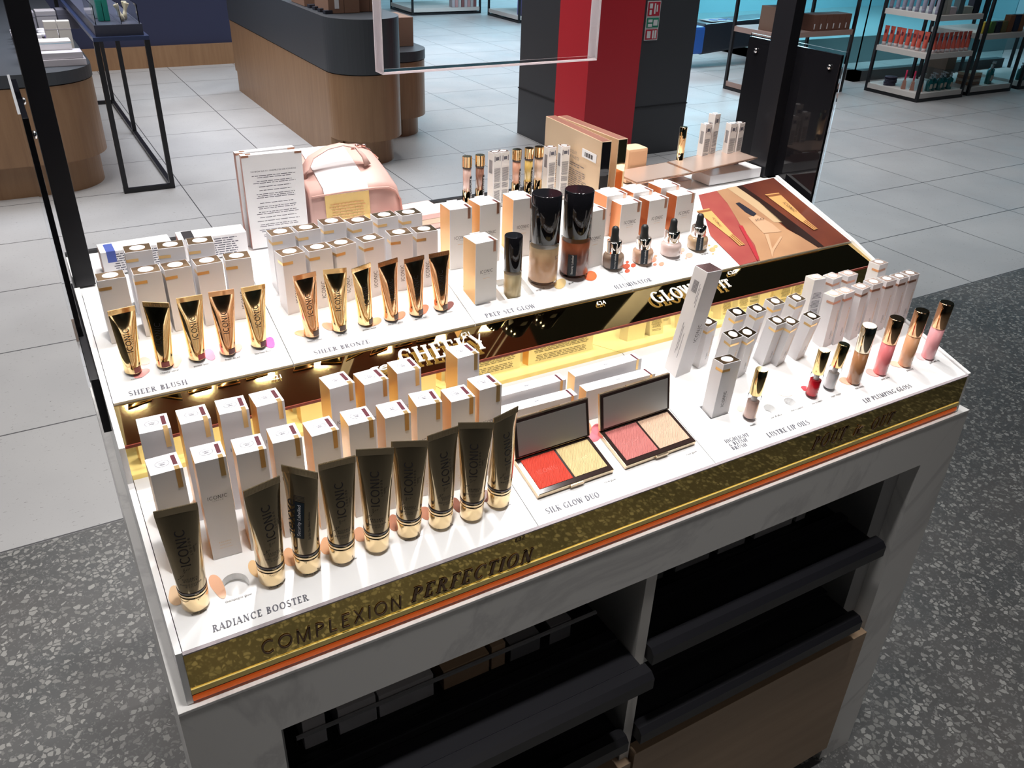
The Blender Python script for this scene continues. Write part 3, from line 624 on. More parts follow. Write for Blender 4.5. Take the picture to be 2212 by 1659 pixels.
def make_silk():
    r = root('palette_carton'); wd, d, h = .112, .0176, .047; carton(r, wd, d, h, [cardtop, card, amber], (0, 0, 1, 2, 1, 2)); y = -d / 2 - .0002
    q = MB(); logo(q, 0, h * .48, wd * .28, y); q.build('brand_print', ink, r)
    q = MB(); q.box((wd * .42, -d / 2, h), (wd * .445, d / 2 - .001, h + .0003)); q.build('shade_label', MATS['plum_label'], r)
    MB().box((wd * .415, y - .0002, h - .016), (wd * .45, y, h)).build('seal_tab', goldband, r)
    q = MB(); e = ellipse(0, 0, .0075, .004); i_ = ellipse(0, 0, .0073, .0038)
    for k in range(24): q.add([(*e[k], h + .0003), (*e[(k + 1) % 24], h + .0003), (*i_[(k + 1) % 24], h + .0003), (*i_[k], h + .0003)], [(0, 1, 2, 3)])
    q.box((-.0035, -.0004, h), (.0035, .0004, h + .0003)); q.build('shade_ring', inkgrey, r)
    q = MB(); lines(q, -wd * .42, wd * .42, h * .12, h * .9, 14, d / 2 + .0002, seed=9, dens=.85); q.build('back_print', inkgrey, r); return r
def make_foil(nm, wd, d, h, top, band, vert=True):
    def f():
        r = root(nm); carton(r, wd, d, h, [cardtop, card, top], (0, 2, 1, 1, 1, 1)); y = -d / 2 - .0002; k = wd / .031
        MB().prism(ellipse(0, 0, wd * .285, d * .34), h + .0001, h + .0004).build('sticker', paper, r)
        q = MB()
        for zz, w_ in ((.0015, .0032), (-.0002, .0022), (-.0017, .0026)): q.box((-w_ * k * .8, zz * k - .0002, h + .0004), (w_ * k * .8, zz * k + .0002, h + .0005))
        q.build('sticker_print', mat('rose_ink', (.45, .12, .12), .5), r)
        q = MB(); q.box((-wd / 2 - .0002, -d / 2 - .0003, h - .0125), (-wd * .06 if vert else wd * .28, -d / 2, h - .0088)).box((-wd / 2 - .0003, -d / 2 - .0003, h - .0125), (-wd / 2, d * .1, h - .0088))
        q.build('foil_band', band, r)
        q = MB()
        if vert: logo(q, -wd * .02, h * .32, h * .30, y, True)
        else: logo(q, wd * .08, h * .24, h * .17, y, True)
        q.build('brand_print', ink, r)
        if not vert: q = MB(); lines(q, wd * .25, wd * .36, h * .2, h * .7, 26, y, seed=3, dens=.9); q.build('product_print', inkgold, r)
        q = MB(); lines(q, -wd * .4, wd * .4, h * .1, h * .75, 26, d / 2 + .0002, seed=4); q.build('back_print', inkgrey, r); return r
    return f
def make_prep(nm, wd, d, h, side):
    def f():
        r = root(nm); carton(r, wd, d, h, [cardtop, card2, side], (0, 0, 1, 2, 1, 2)); y = -d / 2 - .0002
        q = MB(); logo(q, 0, h * .50, wd * .60, y); q.build('brand_print', ink, r)
        MB().box((-wd * .15, y - .0001, h * .41), (wd * .15, y, h * .414)).build('product_print', inkgold, r)
        q = MB(); q.box((wd * .30, y - .0002, h - .016), (wd * .42, y, h)).box((wd * .30, -d / 2, h), (wd * .42, -d * .05, h + .0003)); q.build('seal_tab', rosebound, r)
        q = MB(); q.box((wd * .33, -d * .42, h + .0003), (wd * .39, -d * .08, h + .0005)).box((-wd * .13, d * .02, h), (wd * .10, d * .035, h + .0002)); q.build('top_print', MATS['plum_label'], r)
        q = MB(); q.box((-wd * .2, d / 2 - .001, h - .0002), (wd * .25, d / 2 + .0006, h + .0016)); q.build('tuck_flap', cardtop, r); return r
    return f
SH = ['rose riot', 'cheeky coral', 'power pink', 'fresh faced', 'fearless flush']
BR = ['beach vibes', 'sun kiss', 'golden hour', 'caramel glow', 'spiced tan', 'sunset bronze']
BO = ['shell glow', 'champagne glow', 'sand glow', 'honey glow', 'caramel glow', 'tan glow', 'bronze glow', 'toffee glow', 'deep glow', 'rich glow']
PLUM = mat('plum_label', (.10, .02, .03), .35)
def put(kind, mk, ftl, ftr, P, N, dims, label, group, cat='box', **kw):
    return instance(kind, mk, box_matrix(ftl, ftr, P, N, *dims, **kw), label, cat, group)
rad = (.0298, .030, .125)
FR = [((325, 1029), (395.5, 1010)), ((420.7, 1002), (487.7, 986)), ((510, 984), (576, 969)), ((589, 959), (652, 944.5)), ((673.5, 944), (733, 927.6)), ((753, 920), (810, 906)), ((831.5, 904.6), (884.6, 892)), ((900.4, 879.5), (951, 869)), ((975, 869.5), (1023.6, 857.5)), ((1036, 844), (1084.6, 830.4))]
for s_, (a, c) in zip(BO, FR):
    put('rad', make_rad, a, c, P1, N1, rad, 'tall white carton with amber sides, front row behind the "%s" slot' % s_, 'tall booster cartons on the lower tray')
for i, a, c in ((0, (301, 938.5), (369, 923.6)), (1, (390, 918), (454.6, 903)), (2, (474, 896.5), (536.5, 883.4)), (3, (554, 880), (613.8, 865)), (5, (712, 841.5), (767, 826)), (6, (787, 832.7), (839.4, 818)), (7, (858, 808), (909.4, 795.4)), (9, (988.6, 775), (1035, 762.6))):
    put('rad', make_rad, a, c, P1, N1, rad, 'tall white carton with amber sides, back row behind the "%s" slot' % BO[i], 'tall booster cartons on the lower tray')
slk = (.112, .0176, .047)
for a, c, L in (((1062, 862), (1218, 821), 'long white palette carton on its edge, rear one behind the coral palette'), ((1082, 895.5), (1243, 854), 'long white palette carton on its edge, directly behind the open coral palette'),
                ((1242.6, 814), (1391, 773), 'long white palette carton on its edge, rear one behind the rose palette'), ((1267, 846), (1416, 807), 'long white palette carton on its edge, directly behind the open rose palette')):
    put('silk', make_silk, a, c, P1, N1, slk, L, 'palette cartons on the lower tray')
bl = (.031, .024, .081); mkb = make_foil('blush_carton', *bl, goldtop, goldband)
G = [((209.7, 608.5), (275, 598)), ((288, 595), (349, 585.4)), ((354.8, 585), (413, 574.6)), ((424, 575), (485, 564.3)), ((486.3, 563.7), (548, 555.6))]
for s_, (a, c) in zip(SH, G): put('foil', mkb, a, c, P2, N2, bl, 'white carton with dark gold foil top, front row behind the "%s" blush tube' % s_, 'blush cartons on the upper tray')
for s_, a, c in (('cheeky coral', (269.3, 547.5), (329, 539.3)), ('power pink', (340, 539), (398, 532.6)), ('fresh faced', (406, 530), (464.6, 523))):
    put('foil', mkb, a, c, P2, N2, bl, 'white carton with dark gold foil top, back row behind the "%s" blush tube' % s_, 'blush cartons on the upper tray')
J = [((609, 555), (662, 543.5)), ((667.5, 544.7), (720.7, 535)), ((725.6, 535.6), (777, 521)), ((786, 524.8), (837, 513)), ((843.8, 510.8), (894, 504)), ((900, 504), (947.8, 497))]
for s_, (a, c) in zip(BR, J): put('foil', mkb, a, c, P2, N2, bl, 'white carton with gold foil top, front row behind the "%s" bronze tube' % s_, 'bronze cartons on the upper tray')
K = [((586, 510.8), (636, 502.8)), ((643, 501.7), (697, 492.7)), ((698.5, 487), (751, 479)), ((761, 485.4), (811, 474.6)), ((815.6, 473.5), (862, 465.5)), ((868.7, 467.4), (917.3, 459))]
for s_, (a, c) in zip(BR, K): put('foil', mkb, a, c, P2, N2, bl, 'white carton with gold foil top, back row behind the "%s" bronze tube' % s_, 'bronze cartons on the upper tray')
pd = (.0347, .034, .090); mp_ = make_prep('serum_carton', *pd, amber)
for a, c, L in (((971.6, 454.5), (1020, 447.8), 'white carton with orange side, back left beside the last bronze cartons'), ((1037, 444.6), (1083, 437), 'white carton with orange side, middle of the back three behind the small bottle'),
                ((1109.6, 432.8), (1158, 426), 'white carton with orange side, half hidden behind the beige bottle'), ((1028, 527.4), (1075, 518), 'white carton with orange side standing in the front recess beside the small bottle'),
                ((1272, 459.5), (1318.4, 449.6), 'white carton with orange side, right behind the dark brown bottle')):
    put('prep', mp_, a, c, P2, N2, pd, L, 'prep cartons on the upper tray')
il = (.0400, .034, .066); mi_ = make_prep('illuminator_carton', *il, copperc)
for a, c, L in (((1343, 443.3), (1387.7, 435.7), 'white carton with copper side, front one behind the leftmost dropper bottle'), ((1403.6, 435), (1445, 427.4), 'white carton with copper side, front one behind the second dropper bottle'),
                ((1463.3, 424.3), (1502, 417), 'white carton with copper side, front one behind the third dropper bottle'),
                ((1312, 424.8), (1357, 417), 'white carton with copper side, rear one at the left of the illuminator cartons'), ((1369, 417.5), (1411, 410.5), 'white carton with copper side, rear one in the middle of the illuminator cartons'),
                ((1429, 406.5), (1468, 400), 'white carton with copper side, rear one at the right of the illuminator cartons')):
    put('illum', mi_, a, c, P2, N2, il, L, 'illuminator cartons on the upper tray')
lo = (.0225, .020, .074); ml = make_foil('lip_oil_carton', *lo, goldtop, goldband, False); nm5 = ['first', 'second', 'third', 'fourth', 'fifth']
for k, (a, c, f) in enumerate((((1581, 734.4), (1601.8, 728), None), ((1619, 721.8), (1642.5, 713.7), (1592, 817.6)), ((1678.6, 703.7), (1700, 695.6), None), ((1715.4, 695.6), (1733.8, 692), (1676.8, 792.3)), ((1757.9, 690), (1779, 683), (1718, 779.7)))):
    put('oilbox', ml, a, c, P1, N1, lo, 'slim white dark topped carton, %s from left in the front lip oil row' % nm5[k], 'lip oil cartons', pitch=9, fbl=f)
for k, (a, c) in enumerate((((1590, 684.7), (1609.6, 679.3)), ((1636, 677.5), (1656, 670)), ((1673, 661), (1692, 655.8)), ((1721.7, 654), (1740.7, 646.7)))):
    put('oilbox', ml, a, c, P1, N1, lo, 'slim white dark topped carton, %s from left in the back lip oil row' % nm5[k], 'lip oil cartons', pitch=9)
o = put('oilbox', ml, (1533, 694), (1555.7, 690), P1, N1, lo, 'slim white carton half hidden behind the very tall leaning brush carton', 'lip oil cartons', fbl=(1508.7, 797), pitch=7)
q0 = (.0325, .021, .084)
put('oilbig', make_foil('single_oil_carton', *q0, goldtop, goldband), (1563, 792), (1599.4, 779), P1, N1, q0, 'wider white carton with dark foil top standing alone in a recess above the brush heading', None, fbl=(1537, 903.6))
go = (.0240, .020, .089); mg = make_foil('gloss_carton', *go, rosetop, rosebound, False)
U = [((1803.4, 643), (1823, 635)), ((1827.5, 636), (1847.7, 628.7)), ((1863.7, 626.9), (1881.4, 618.7)), ((1887, 616), (1904, 611.5)), ((1916, 609.7), (1933.8, 605)), ((1944, 604), (1963, 598)), ((1966.7, 597), (1985.7, 591.6))]
for k, (a, c) in enumerate(U): put('glossbox', mg, a, c, P1, N1, go, 'slim white rose gold topped carton, %s from left in the front gloss row' % ['first', 'second', 'third', 'fourth', 'fifth', 'sixth', 'seventh'][k], 'gloss cartons at the right end')
for k, (a, c) in enumerate((((1759.7, 606), (1781, 602)), ((1801, 604), (1820, 597)), ((1833, 598), (1850, 593)), ((1900.7, 573.5), (1919.7, 567)))):
    o = put('glossbox', mg, a, c, P1, N1, go, ['slim white carton showing its printed back, leftmost in the back gloss row', 'slim white carton with rose gold top, second in the back row of gloss cartons', 'slim white carton with rose gold top, third in the back row of gloss cartons', 'slim cream carton rising above the right end of the gloss cartons, nearest the side panel'][k], 'gloss cartons at the right end')
    if k == 0: o.matrix_world = o.matrix_world @ RZ(math.pi)
# very tall leaning brush carton
def make_brush():
    r = root('brush_carton'); wd, d, h = .0305, .024, .168; carton(r, wd, d, h, [cardtop, card, mat('dark_plum_foil', (.32, .17, .16), .2, .9)], (0, 2, 1, 1, 1, 1))
    q = MB(); logo(q, wd * .12, h * .42, .030, -d / 2 - .0002, True); q.build('brand_print', ink, r)
    M = Matrix(((0, 0, -1, -wd / 2 - .0002), (-1, 0, 0, 0), (0, 1, 0, 0), (0, 0, 0, 1)))
    q = MB()
    for k in range(9): q.add([(-.006 + k * .0011, h - .036, 0), (-.006 + k * .0011 + (.0004, .0007)[k % 2], h - .036, 0), (-.006 + k * .0011 + (.0004, .0007)[k % 2], h - .018, 0), (-.006 + k * .0011, h - .018, 0)], [(0, 1, 2, 3)], 0, False, M)
    for k, (x_, z0_, z1_) in enumerate(((.0055, h - .05, h - .02), (.0075, h - .055, h - .025), (-.002, .035, .085), (.0, .04, .08), (.004, .03, .07))): q.add([(x_, z0_, 0), (x_ + .0006, z0_, 0), (x_ + .0006, z1_, 0), (x_, z1_, 0)], [(0, 1, 2, 3)], 0, False, M)
    q.build('barcode_print', inkgrey, r); return r
put('brush', make_brush, (1529, 589), (1568, 582.5), P1, N1, (.0305, .024, .168), 'very tall slim white carton left of the lip cartons, dark plum foil end', None, pitch=5, fbl=(1458, 816.7))

# ------------------------------------------------------------------ squeeze tubes standing on their caps
def tube_mb(r0, hw, h, crimp, zc=0, n=18, seg=36, sq=.6):
    """round at zc, flat and wide under the crimp; returns the mesh builder and its front surface function"""
    def prof(t): a = r0 + (hw - r0) * t ** 1.15; b_ = r0 * (1 - t ** 1.6) + .0007; return a, b_
    mb = MB(); vs = []
    for i in range(n + 1):
        t = i / n; a, b_ = prof(t); z = zc + (h - crimp - zc) * t
        for k in range(seg):
            g = 2 * math.pi * k / seg; e = 1 - .25 * math.sin(math.pi * t)
            c, s_ = math.cos(g), math.sin(g); vs.append((a * math.copysign(abs(c) ** e, c), b_ * math.copysign(abs(s_) ** (1 + .35 * t), s_), z))
    mb.add(vs, [(i * seg + k, i * seg + (k + 1) % seg, (i + 1) * seg + (k + 1) % seg, (i + 1) * seg + k) for i in range(n) for k in range(seg)], 0, True)
    def front(x, z):
        t = max(0, min(1, (z - zc) / (h - crimp - zc))); a, b_ = prof(t); u = max(-.98, min(.98, x / a)); e = 1 - .25 * math.sin(math.pi * t)
        g = math.acos(abs(u) ** (1 / e)); return -b_ * math.sin(g) ** (1 + .35 * t) - .00035
    return mb, front
def crimp_mb(hw, z0, z1, ridges=26):
    mb = MB(); mb.box((-hw, -.0006, z0), (hw, .0006, z1))
    for k in range(ridges):
        x = -hw + (k + .5) * 2 * hw / ridges; mb.box((x - hw / ridges * .45, -.00095, z0 + .0008), (x + hw / ridges * .45, .00095, z1 - .0004))
    return mb
def surf_text(q, ps, front, x0, z0, s, vertical):
    for p in ps:
        pts = [((x0 - b_ * s), (z0 + a * s)) if vertical else ((x0 + a * s), (z0 + b_ * s)) for a, b_ in p]
        q.add([(x, front(x, z), z) for x, z in pts], [tuple(range(len(pts)))])
def make_booster(security=False, turn=False):
    def f():
        r = root('booster_tube'); h = .131; hw = .0193; zc = .030
        mb, fr = tube_mb(.0140, hw, h, .008, zc); body = mb.build('tube_body', olivetube, r)
        crimp_mb(hw, h - .008, h).build('crimp', olivetube, r)
        MB().lathe([(.0, 0), (.0125, .0003), (.0138, .002), (.0142, .020), (.0142, .0215)], 36).build('cap', goldcap, r)
        MB().lathe([(.0138, .0215), (.0138, .0222)], 36).build('cap_gap', brownband, r)
        MB().lathe([(.0142, .0222), (.0142, .0262)], 36).build('collar', goldcap, r)
        MB().lathe([(.0143, .0262), (.0143, .0300), (.0139, .0302)], 36).build('dark_band', brownband, r)
        ps, W_ = polys('ICONIC', False, .12); q = MB()
        if not security:
            surf_text(q, ps, fr, .0035, .064, .042 / W_, True); ps, W_ = polys('LONDON', False, .7); surf_text(q, ps, fr, .0068, .076, .019 / W_, True)
            rnd = random.Random(3)
            for k in range(11):
                x0 = -.011 + k * .0021; z0 = .048 + k * .0042
                for j_ in range(6):
                    xx = x0 + j_ * .0022; zz = z0 + j_ * .0024
                    if abs(xx) < .0125 and rnd.random() < .55 and not (-.004 < xx < .008 and zz > .062): surf_text(q, [[(0, 0), (1.4, 1.5), (1.5, 1.2), (.15, -.25)]], fr, xx, zz, .0011, False)
            for t_, z_, s_ in (('RADIANCE', .0475, .0019), ('BOOSTER', .0448, .0019), ('AMPLIFICATEUR', .0405, .0017), ("D'ECLAT".replace("'", ' '), .0378, .0017)):
                ps, W_ = polys(t_, False, .28); surf_text(q, ps, fr, -W_ * s_ / 2, z_, s_, False)
        else:
            ps, W_ = font_polys('nexxe'); surf_text(q, ps, fr, -.0045, .050, .045 / W_, True)
            for k in range(7): surf_text(q, [[(0, 0), (12, 0), (12, .5), (0, .5)]], fr, -.006, .100 - k * .0015, .001, False)
            ps, W_ = font_polys('Do Not Open Before Purchase'); surf_text(q, ps, fr, .0115, .050, .034 / W_, True)
        q.build('brand_print', ink, r)
        if security:
            q = MB(); n_ = 8
            for i in range(n_):
                a0, a1 = -.004 + .010 * i / n_, -.004 + .010 * (i + 1) / n_
                for j_ in range(10):
                    b0, b1 = .052 + .0042 * j_, .052 + .0042 * (j_ + 1); q.add([(x, fr(x, z) - .0003, z) for x, z in ((a0, b0), (a1, b0), (a1, b1), (a0, b1))], [(0, 1, 2, 3)], 0, True)
            s1 = q.build('seal_label', seal, r); ps, W_ = font_polys('Security Labelled'); q = MB()
            surf_text(q, ps, lambda x, z: fr(x, z) - .0005, .0025, .055, .036 / W_, True); q.build('label_print', paper, s1)
        return r
    return f
def crimp_matrix(base, tl, tr, P, N, h, lean=True):
    B = onpl(*base, P, N); mid = ((tl[0] + tr[0]) / 2, (tl[1] + tr[1]) / 2)
    Tp = onpl(*mid, B, (0, 1, .05)); up = (Tp - B).normalized() if lean else Vector((0, 0, 1))
    A_, C_ = onz(*tl, Tp.z), onz(*tr, Tp.z); X = C_ - A_; X.z = 0; X = X.normalized(); X = (X - up * X.dot(up)).normalized(); Y = up.cross(X)
    M = Matrix((X, Y, up)).transposed().to_4x4(); M.translation = B + Vector(N) * .0005; k = (Tp - B).length / h
    return M @ Matrix.Diagonal((1, 1, max(.93, min(1.07, k)), 1))
TB = [(0, (423, 1303), (330, 1107), (427.5, 1085.6), 'plain'), (2, (587.5, 1249), (524, 1062.6), (606, 1027), 'plain'), (3, (665, 1223), (606.5, 1005.6), (686.5, 1020.5), 'sec'), (4, (739, 1201), (689, 1004), (766.5, 984), 'plain'),
      (5, (814, 1178), (768.7, 973), (850.6, 966), 'plain'), (6, (883, 1147), (846, 955.5), (923, 951), 'plain'), (7, (951, 1128), (924, 942.7), (989.6, 920), 'plain'), (8, (1018, 1111), (990.7, 914.4), (1065, 912), 'plain'), (9, (1075.5, 1084), (1067.6, 904), (1118.4, 878), 'plain')]
for i, b0, tl, tr, kd in TB:
    instance('boost' + kd, make_booster(kd == 'sec'), crimp_matrix(b0, tl, tr, P1, N1, .131), ('large champagne gold tube standing at the "%s" slot' % BO[i]) if kd == 'plain' else 'large gold tube turned to its back with a black security label, at "honey glow"', 'tube', 'large booster tubes on the lower tray')
def make_sheer(metal, sq):
    def f():
        r = root('cream_tube'); h = .0845; hw = .0145; mb, fr = tube_mb(.0094, hw, h, .0062, .0015); mb.build('tube_body', metal, r)
        crimp_mb(hw, h - .0062, h, 22).build('crimp', metal, r)
        MB().lathe([(.0086, 0), (.0094, .0015)], 30).build('base_rim', brownband, r)
        ps, W_ = polys('ICONIC', False, .12); q = MB(); surf_text(q, ps, fr, .0026, .030, .030 / W_, True); ps, W_ = polys('LONDON', False, .7); surf_text(q, ps, fr, .0048, .037, .014 / W_, True); q.build('brand_print', ink, r)
        q = MB()
        for i in range(6):
            a0, a1 = -.001 + .0084 * i / 6, -.001 + .0084 * (i + 1) / 6
            for j_ in range(3): b0, b1 = .0022 + .0024 * j_, .0022 + .0024 * (j_ + 1); q.add([(x, fr(x, z) - .0002, z) for x, z in ((a0, b0), (a1, b0), (a1, b1), (a0, b1))], [(0, 1, 2, 3)], 0, True)
        q.build('shade_sticker', mat('sticker_%02x%02x' % (int(sq[0] * 255), int(sq[1] * 255)), sq, .35), r); return r
    return f
ST = [((288, 802), (232, 673.6), (291, 660), 0), ((357.5, 788), (306.8, 653.8), (365.6, 653.8), 0), ((426.6, 773), (380, 646.5), (437.5, 635.6), 0), ((493, 761), (449.7, 633), (505.3, 624), 1), ((559.6, 745), (520, 623.4), (573, 613), 0)]
for k, (b0, tl, tr, c) in enumerate(ST):
    sq = ((.30, .07, .06), (.28, .06, .05), (.42, .05, .07), (.13, .04, .04), (.11, .03, .04))[k]
    instance('sheer%d%d' % (c, k), make_sheer(coppertube if c else goldtube, sq), crimp_matrix(b0, tl, tr, P2, N2, .0845), 'small polished %s tube at the "%s" blush slot' % ('rose gold' if c else 'gold', SH[k]), 'tube', 'blush tubes on the upper tray')
ZT = [((674, 723), (633, 596.7), (681.8, 587.6), 1), ((734, 711), (697.4, 583.5), (748.5, 579), 0), ((789.6, 698), (759, 581), (801, 568.4), 0), ((845, 688), (816.7, 568.4), (858.5, 557.6), 1), ((899, 677), (872.8, 560.5), (916, 552), 1), ((952.4, 666), (926.4, 549), (970, 542.4), 1)]
for k, (b0, tl, tr, c) in enumerate(ZT):
    instance('bronze%d' % c, make_sheer(coppertube if c else goldtube, (.12, .075, .06)), crimp_matrix(b0, tl, tr, P2, N2, .0845), 'small polished %s tube at the "%s" bronze slot' % ('rose gold' if c else 'gold', BR[k]), 'tube', 'bronze tubes on the upper tray')

# ------------------------------------------------------------------ bottles
def axis_matrix(base, top, P, N, yaw=0, pitch=0):
    B = onpl(*base, P, N); Tp = onpl(*top, B, (0, 1, math.tan(R(pitch)))); up = (Tp - B).normalized(); X = Vector((math.cos(R(yaw)), math.sin(R(yaw)), 0)); X = (X - up * X.dot(up)).normalized(); Y = up.cross(X)
    M = Matrix((X, Y, up)).transposed().to_4x4(); M.translation = B + Vector(N) * .0004; return M, (Tp - B).length
def cyl_text(q, txt, r_, z, wd, a0, style='sans', vertical=False, rep=1.0):
    ps, W_ = font_polys(txt) if style == 'font' else polys(txt, False, .12 if txt == 'ICONIC' else .6); s = wd / W_
    for p in ps:
        vs = []
        for a, b_ in p:
            x, zz = (-b_ * s, a * s) if vertical else (a * s, b_ * s); g = R(a0) + x / r_; vs.append((r_ * math.cos(g), r_ * math.sin(g), z + zz))
        q.add(vs, [tuple(range(len(vs)))])
def cyl_patch(q, r_, a0, a1, z0, z1, n=8):
    for k in range(n):
        g0, g1 = R(a0 + (a1 - a0) * k / n), R(a0 + (a1 - a0) * (k + 1) / n); q.add([(r_ * math.cos(g0), r_ * math.sin(g0), z0), (r_ * math.cos(g1), r_ * math.sin(g1), z0), (r_ * math.cos(g1), r_ * math.sin(g1), z1), (r_ * math.cos(g0), r_ * math.sin(g0), z1)], [(0, 1, 2, 3)], 0, True)
def spray(name, label, base, top, P, N, r_, frac, liq, liq2, rz=0, label_seal=False):
    M, h = axis_matrix(base, top, P, N); t = thing(name, label, 'bottle', M); hc = h * frac
    lm_ = mat('liquid_%02x%02x' % (int(liq[0] * 255), int(liq[1] * 255)), liq, .25, coat=.6)
    n_, l_, b_ = nt(lm_); v_ = coords(lm_); sp_ = n_.new('ShaderNodeSeparateXYZ'); l_.new(v_, sp_.inputs[0]); setc(lm_, ramp(lm_, mth(lm_, 'DIVIDE', sp_.outputs[2], hc), [(.1, liq2), (.55, liq2), (.85, liq)]))
    MB().lathe([(r_ * .9, 0), (r_, .002), (r_, hc - .001), (r_ * .97, hc)], 40).build('glass_body', clearthin, t)
    MB().lathe([(r_ * .80, .003), (r_ * .93, .005), (r_ * .93, hc * .88), (r_ * .90, hc * .89)], 40).build('liquid', lm_, t)
    MB().lathe([(r_ * .96, hc), (r_, hc + .0005), (r_, h - .001), (r_ * .96, h)], 40).build('cap', blackcap, t)
    q = MB(); cyl_text(q, 'ICONIC', r_ + .0003, hc * .62, r_ * 1.35, -75 + rz); cyl_text(q, 'LONDON', r_ + .0003, hc * .53, r_ * .7, -60 + rz); q.build('brand_print', ink, t)
    if label_seal:
        q = MB(); cyl_patch(q, r_ + .0004, -150, -115, hc * .08, hc * .62); s1 = q.build('seal_label', seal, t); q = MB(); cyl_text(q, 'Security Labelled', r_ + .0006, hc * .12, hc * .48, -128, 'font', True); q.build('label_print', paper, s1)
spray('setting_bottle', 'small bottle of pale gold liquid with a tall black cap, standing in a square recess', (1106, 645), (1109.6, 508), P2 - N2 * .010, N2, .0128, .47, (.88, .76, .48), (.78, .62, .34), 25)
spray('setting_bottle', 'large bottle of beige liquid with a tall black cap', (1171.4, 606), (1182, 417), P2, N2, .0215, .47, (.84, .60, .34), (.74, .43, .24), 0)
spray('setting_bottle', 'large bottle of dark brown liquid with a tall black cap and a black security strip', (1238, 591), (1252.4, 409), P2, N2, .0215, .47, (.60, .17, .07), (.20, .07, .05), 5, True)
for k, (b0, tp, col, seald, L) in enumerate((((1323, 574), (1330, 488.5), (.26, .18, .13), True, 'leftmost dropper bottle, taupe brown with black security strip'), ((1387, 563), (1393.6, 485), (.48, .30, .20), True, 'second dropper bottle, tan with black security strip'),
        ((1447, 548), (1457, 472), (.58, .45, .42), False, 'third dropper bottle, pale mauve and without a security strip'), ((1505, 534), (1514, 461.4), (.42, .29, .17), True, 'rightmost dropper bottle, olive beige with black security strip'))):
    M, h = axis_matrix(b0, tp, P2, N2); t = thing('dropper_bottle', L, 'bottle', M, 'dropper bottles'); r_ = .0168; s = h / .065
    MB().lathe([(r_ * .92, 0), (r_, .0015), (r_, .016 * s), (r_ * .93, .020 * s), (.0115, .023 * s)], 36).build('glass_jar', mat('jar_%d' % k, col, .08, coat=1), t)
    MB().lathe([(.0114, .022 * s), (.0118, .023 * s), (.0118, .040 * s), (.0112, .0415 * s), (.006, .0415 * s)], 36).build('collar', silver, t)
    MB().lathe([(.0068, .0415 * s), (.0066, .046 * s), (.0058, .050 * s), (.0056, .060 * s), (.0042, .0635 * s), (.001, .065 * s)], 28).build('rubber_bulb', rubber, t)
    q = MB(); cyl_text(q, 'ICONIC', r_ + .0003, .0055 * s, .018, -75); cyl_text(q, 'LONDON', r_ + .0003, .0028 * s, .009, -60); q.build('brand_print', ink, t)
    if seald:
        q = MB(); cyl_patch(q, r_ + .0006, -138, -100, .001, .0265 * s); s1 = q.build('seal_label', seal, t); q = MB(); cyl_text(q, 'Security Labelled', r_ + .0009, -.0 + .002, .024 * s, -113, 'font', True); q.build('label_print', paper, s1)
        q = MB(); cyl_patch(q, r_ + .0005, -150, -138, .001, .030 * s); q.build('clear_seal', clearthin, t)
def lip(name, label, b0, tp, r_, frac, capm, liq, oil, group):
    M, h = axis_matrix(b0, tp, P1, N1, 0, 2); t = thing(name, label, 'lip gloss', M, group); hc = h * frac
    if oil:
        MB().lathe([(r_ * .9, 0), (r_, .001), (r_, hc - .002), (r_ * .9, hc)], 30).build('glass_vial', clearthin, t)
        if liq: MB().lathe([(r_ * .7, .0015), (r_ * .85, .0025), (r_ * .85, hc * .72), (r_ * .80, hc * .73)], 30).build('oil', mat('oil_%02x' % int(liq[1] * 255), liq, .15, coat=.5), t)
        MB().lathe([(r_ * .42, hc * .65), (r_ * .42, hc)], 20).build('wiper', mat('frosted_plastic', (.75, .70, .70), .3), t)
        q = MB(); cyl_text(q, 'ICONIC', r_ + .0002, .003, hc * .62, -62, 'sans', True); q.build('brand_print', paper if liq and liq[0] > .5 and liq[1] < .1 else inkgold, t)
    else:
        MB().lathe([(r_ * .9, 0), (r_, .001), (r_, hc)], 30).build('glass_vial', mat('gloss_%02x%02x' % (int(liq[1] * 255), int(liq[2] * 255)), liq, .12, coat=1), t)
        q = MB(); cyl_text(q, 'ICONIC', r_ + .0002, .004, hc * .45, -55, 'sans', True); q.build('brand_print', paper, t)
    k_ = .93 if oil else 1.03; MB().lathe([(r_ * (k_ - .03), hc), (r_ * k_, hc + .0004), (r_ * k_, h - .001), (r_ * (k_ - .08), h)], 30).build('cap', capm, t)
ygold = mat('yellow_gold_cap', (.82, .60, .28), .1, 1); pgold = mat('pale_gold_cap', (.72, .62, .46), .1, 1)
lip('lip_oil', 'lip oil vial of pale nude oil, alone beside the wide carton', (1617.8, 902), (1646, 797.8), .0092, .50, ygold, (.80, .54, .45), True, 'lip oil vials')
lip('lip_oil', 'lip oil vial of bright red oil', (1752, 854), (1781, 756), .0090, .50, ygold, (.62, .01, .02), True, 'lip oil vials')
lip('lip_oil', 'lip oil vial of clear oil beside the red one', (1789.5, 838), (1823.9, 743), .0090, .50, ygold, (.78, .76, .76), True, 'lip oil vials')
for k, (b0, tp, cm, lq, L) in enumerate((((1842.9, 824), (1878.7, 703), pgold, (.38, .17, .075), 'caramel brown lip gloss with pale gold cap, leftmost of the four glosses'), ((1899.8, 804), (1938, 686.5), coppertube, (.78, .20, .21), 'coral pink lip gloss with copper cap, second of the four glosses'),
        ((1953, 787), (1992.5, 670.7), coppertube, (.66, .34, .18), 'tan lip gloss with copper cap, third of the four glosses'), ((2003, 771), (2046, 653.7), coppertube, (.80, .36, .38), 'light pink lip gloss with copper cap, rightmost at the corner of the tray'))):
    lip('lip_gloss', L, b0, tp, .0105, .56, cm, lq, False, 'lip glosses at the right corner')

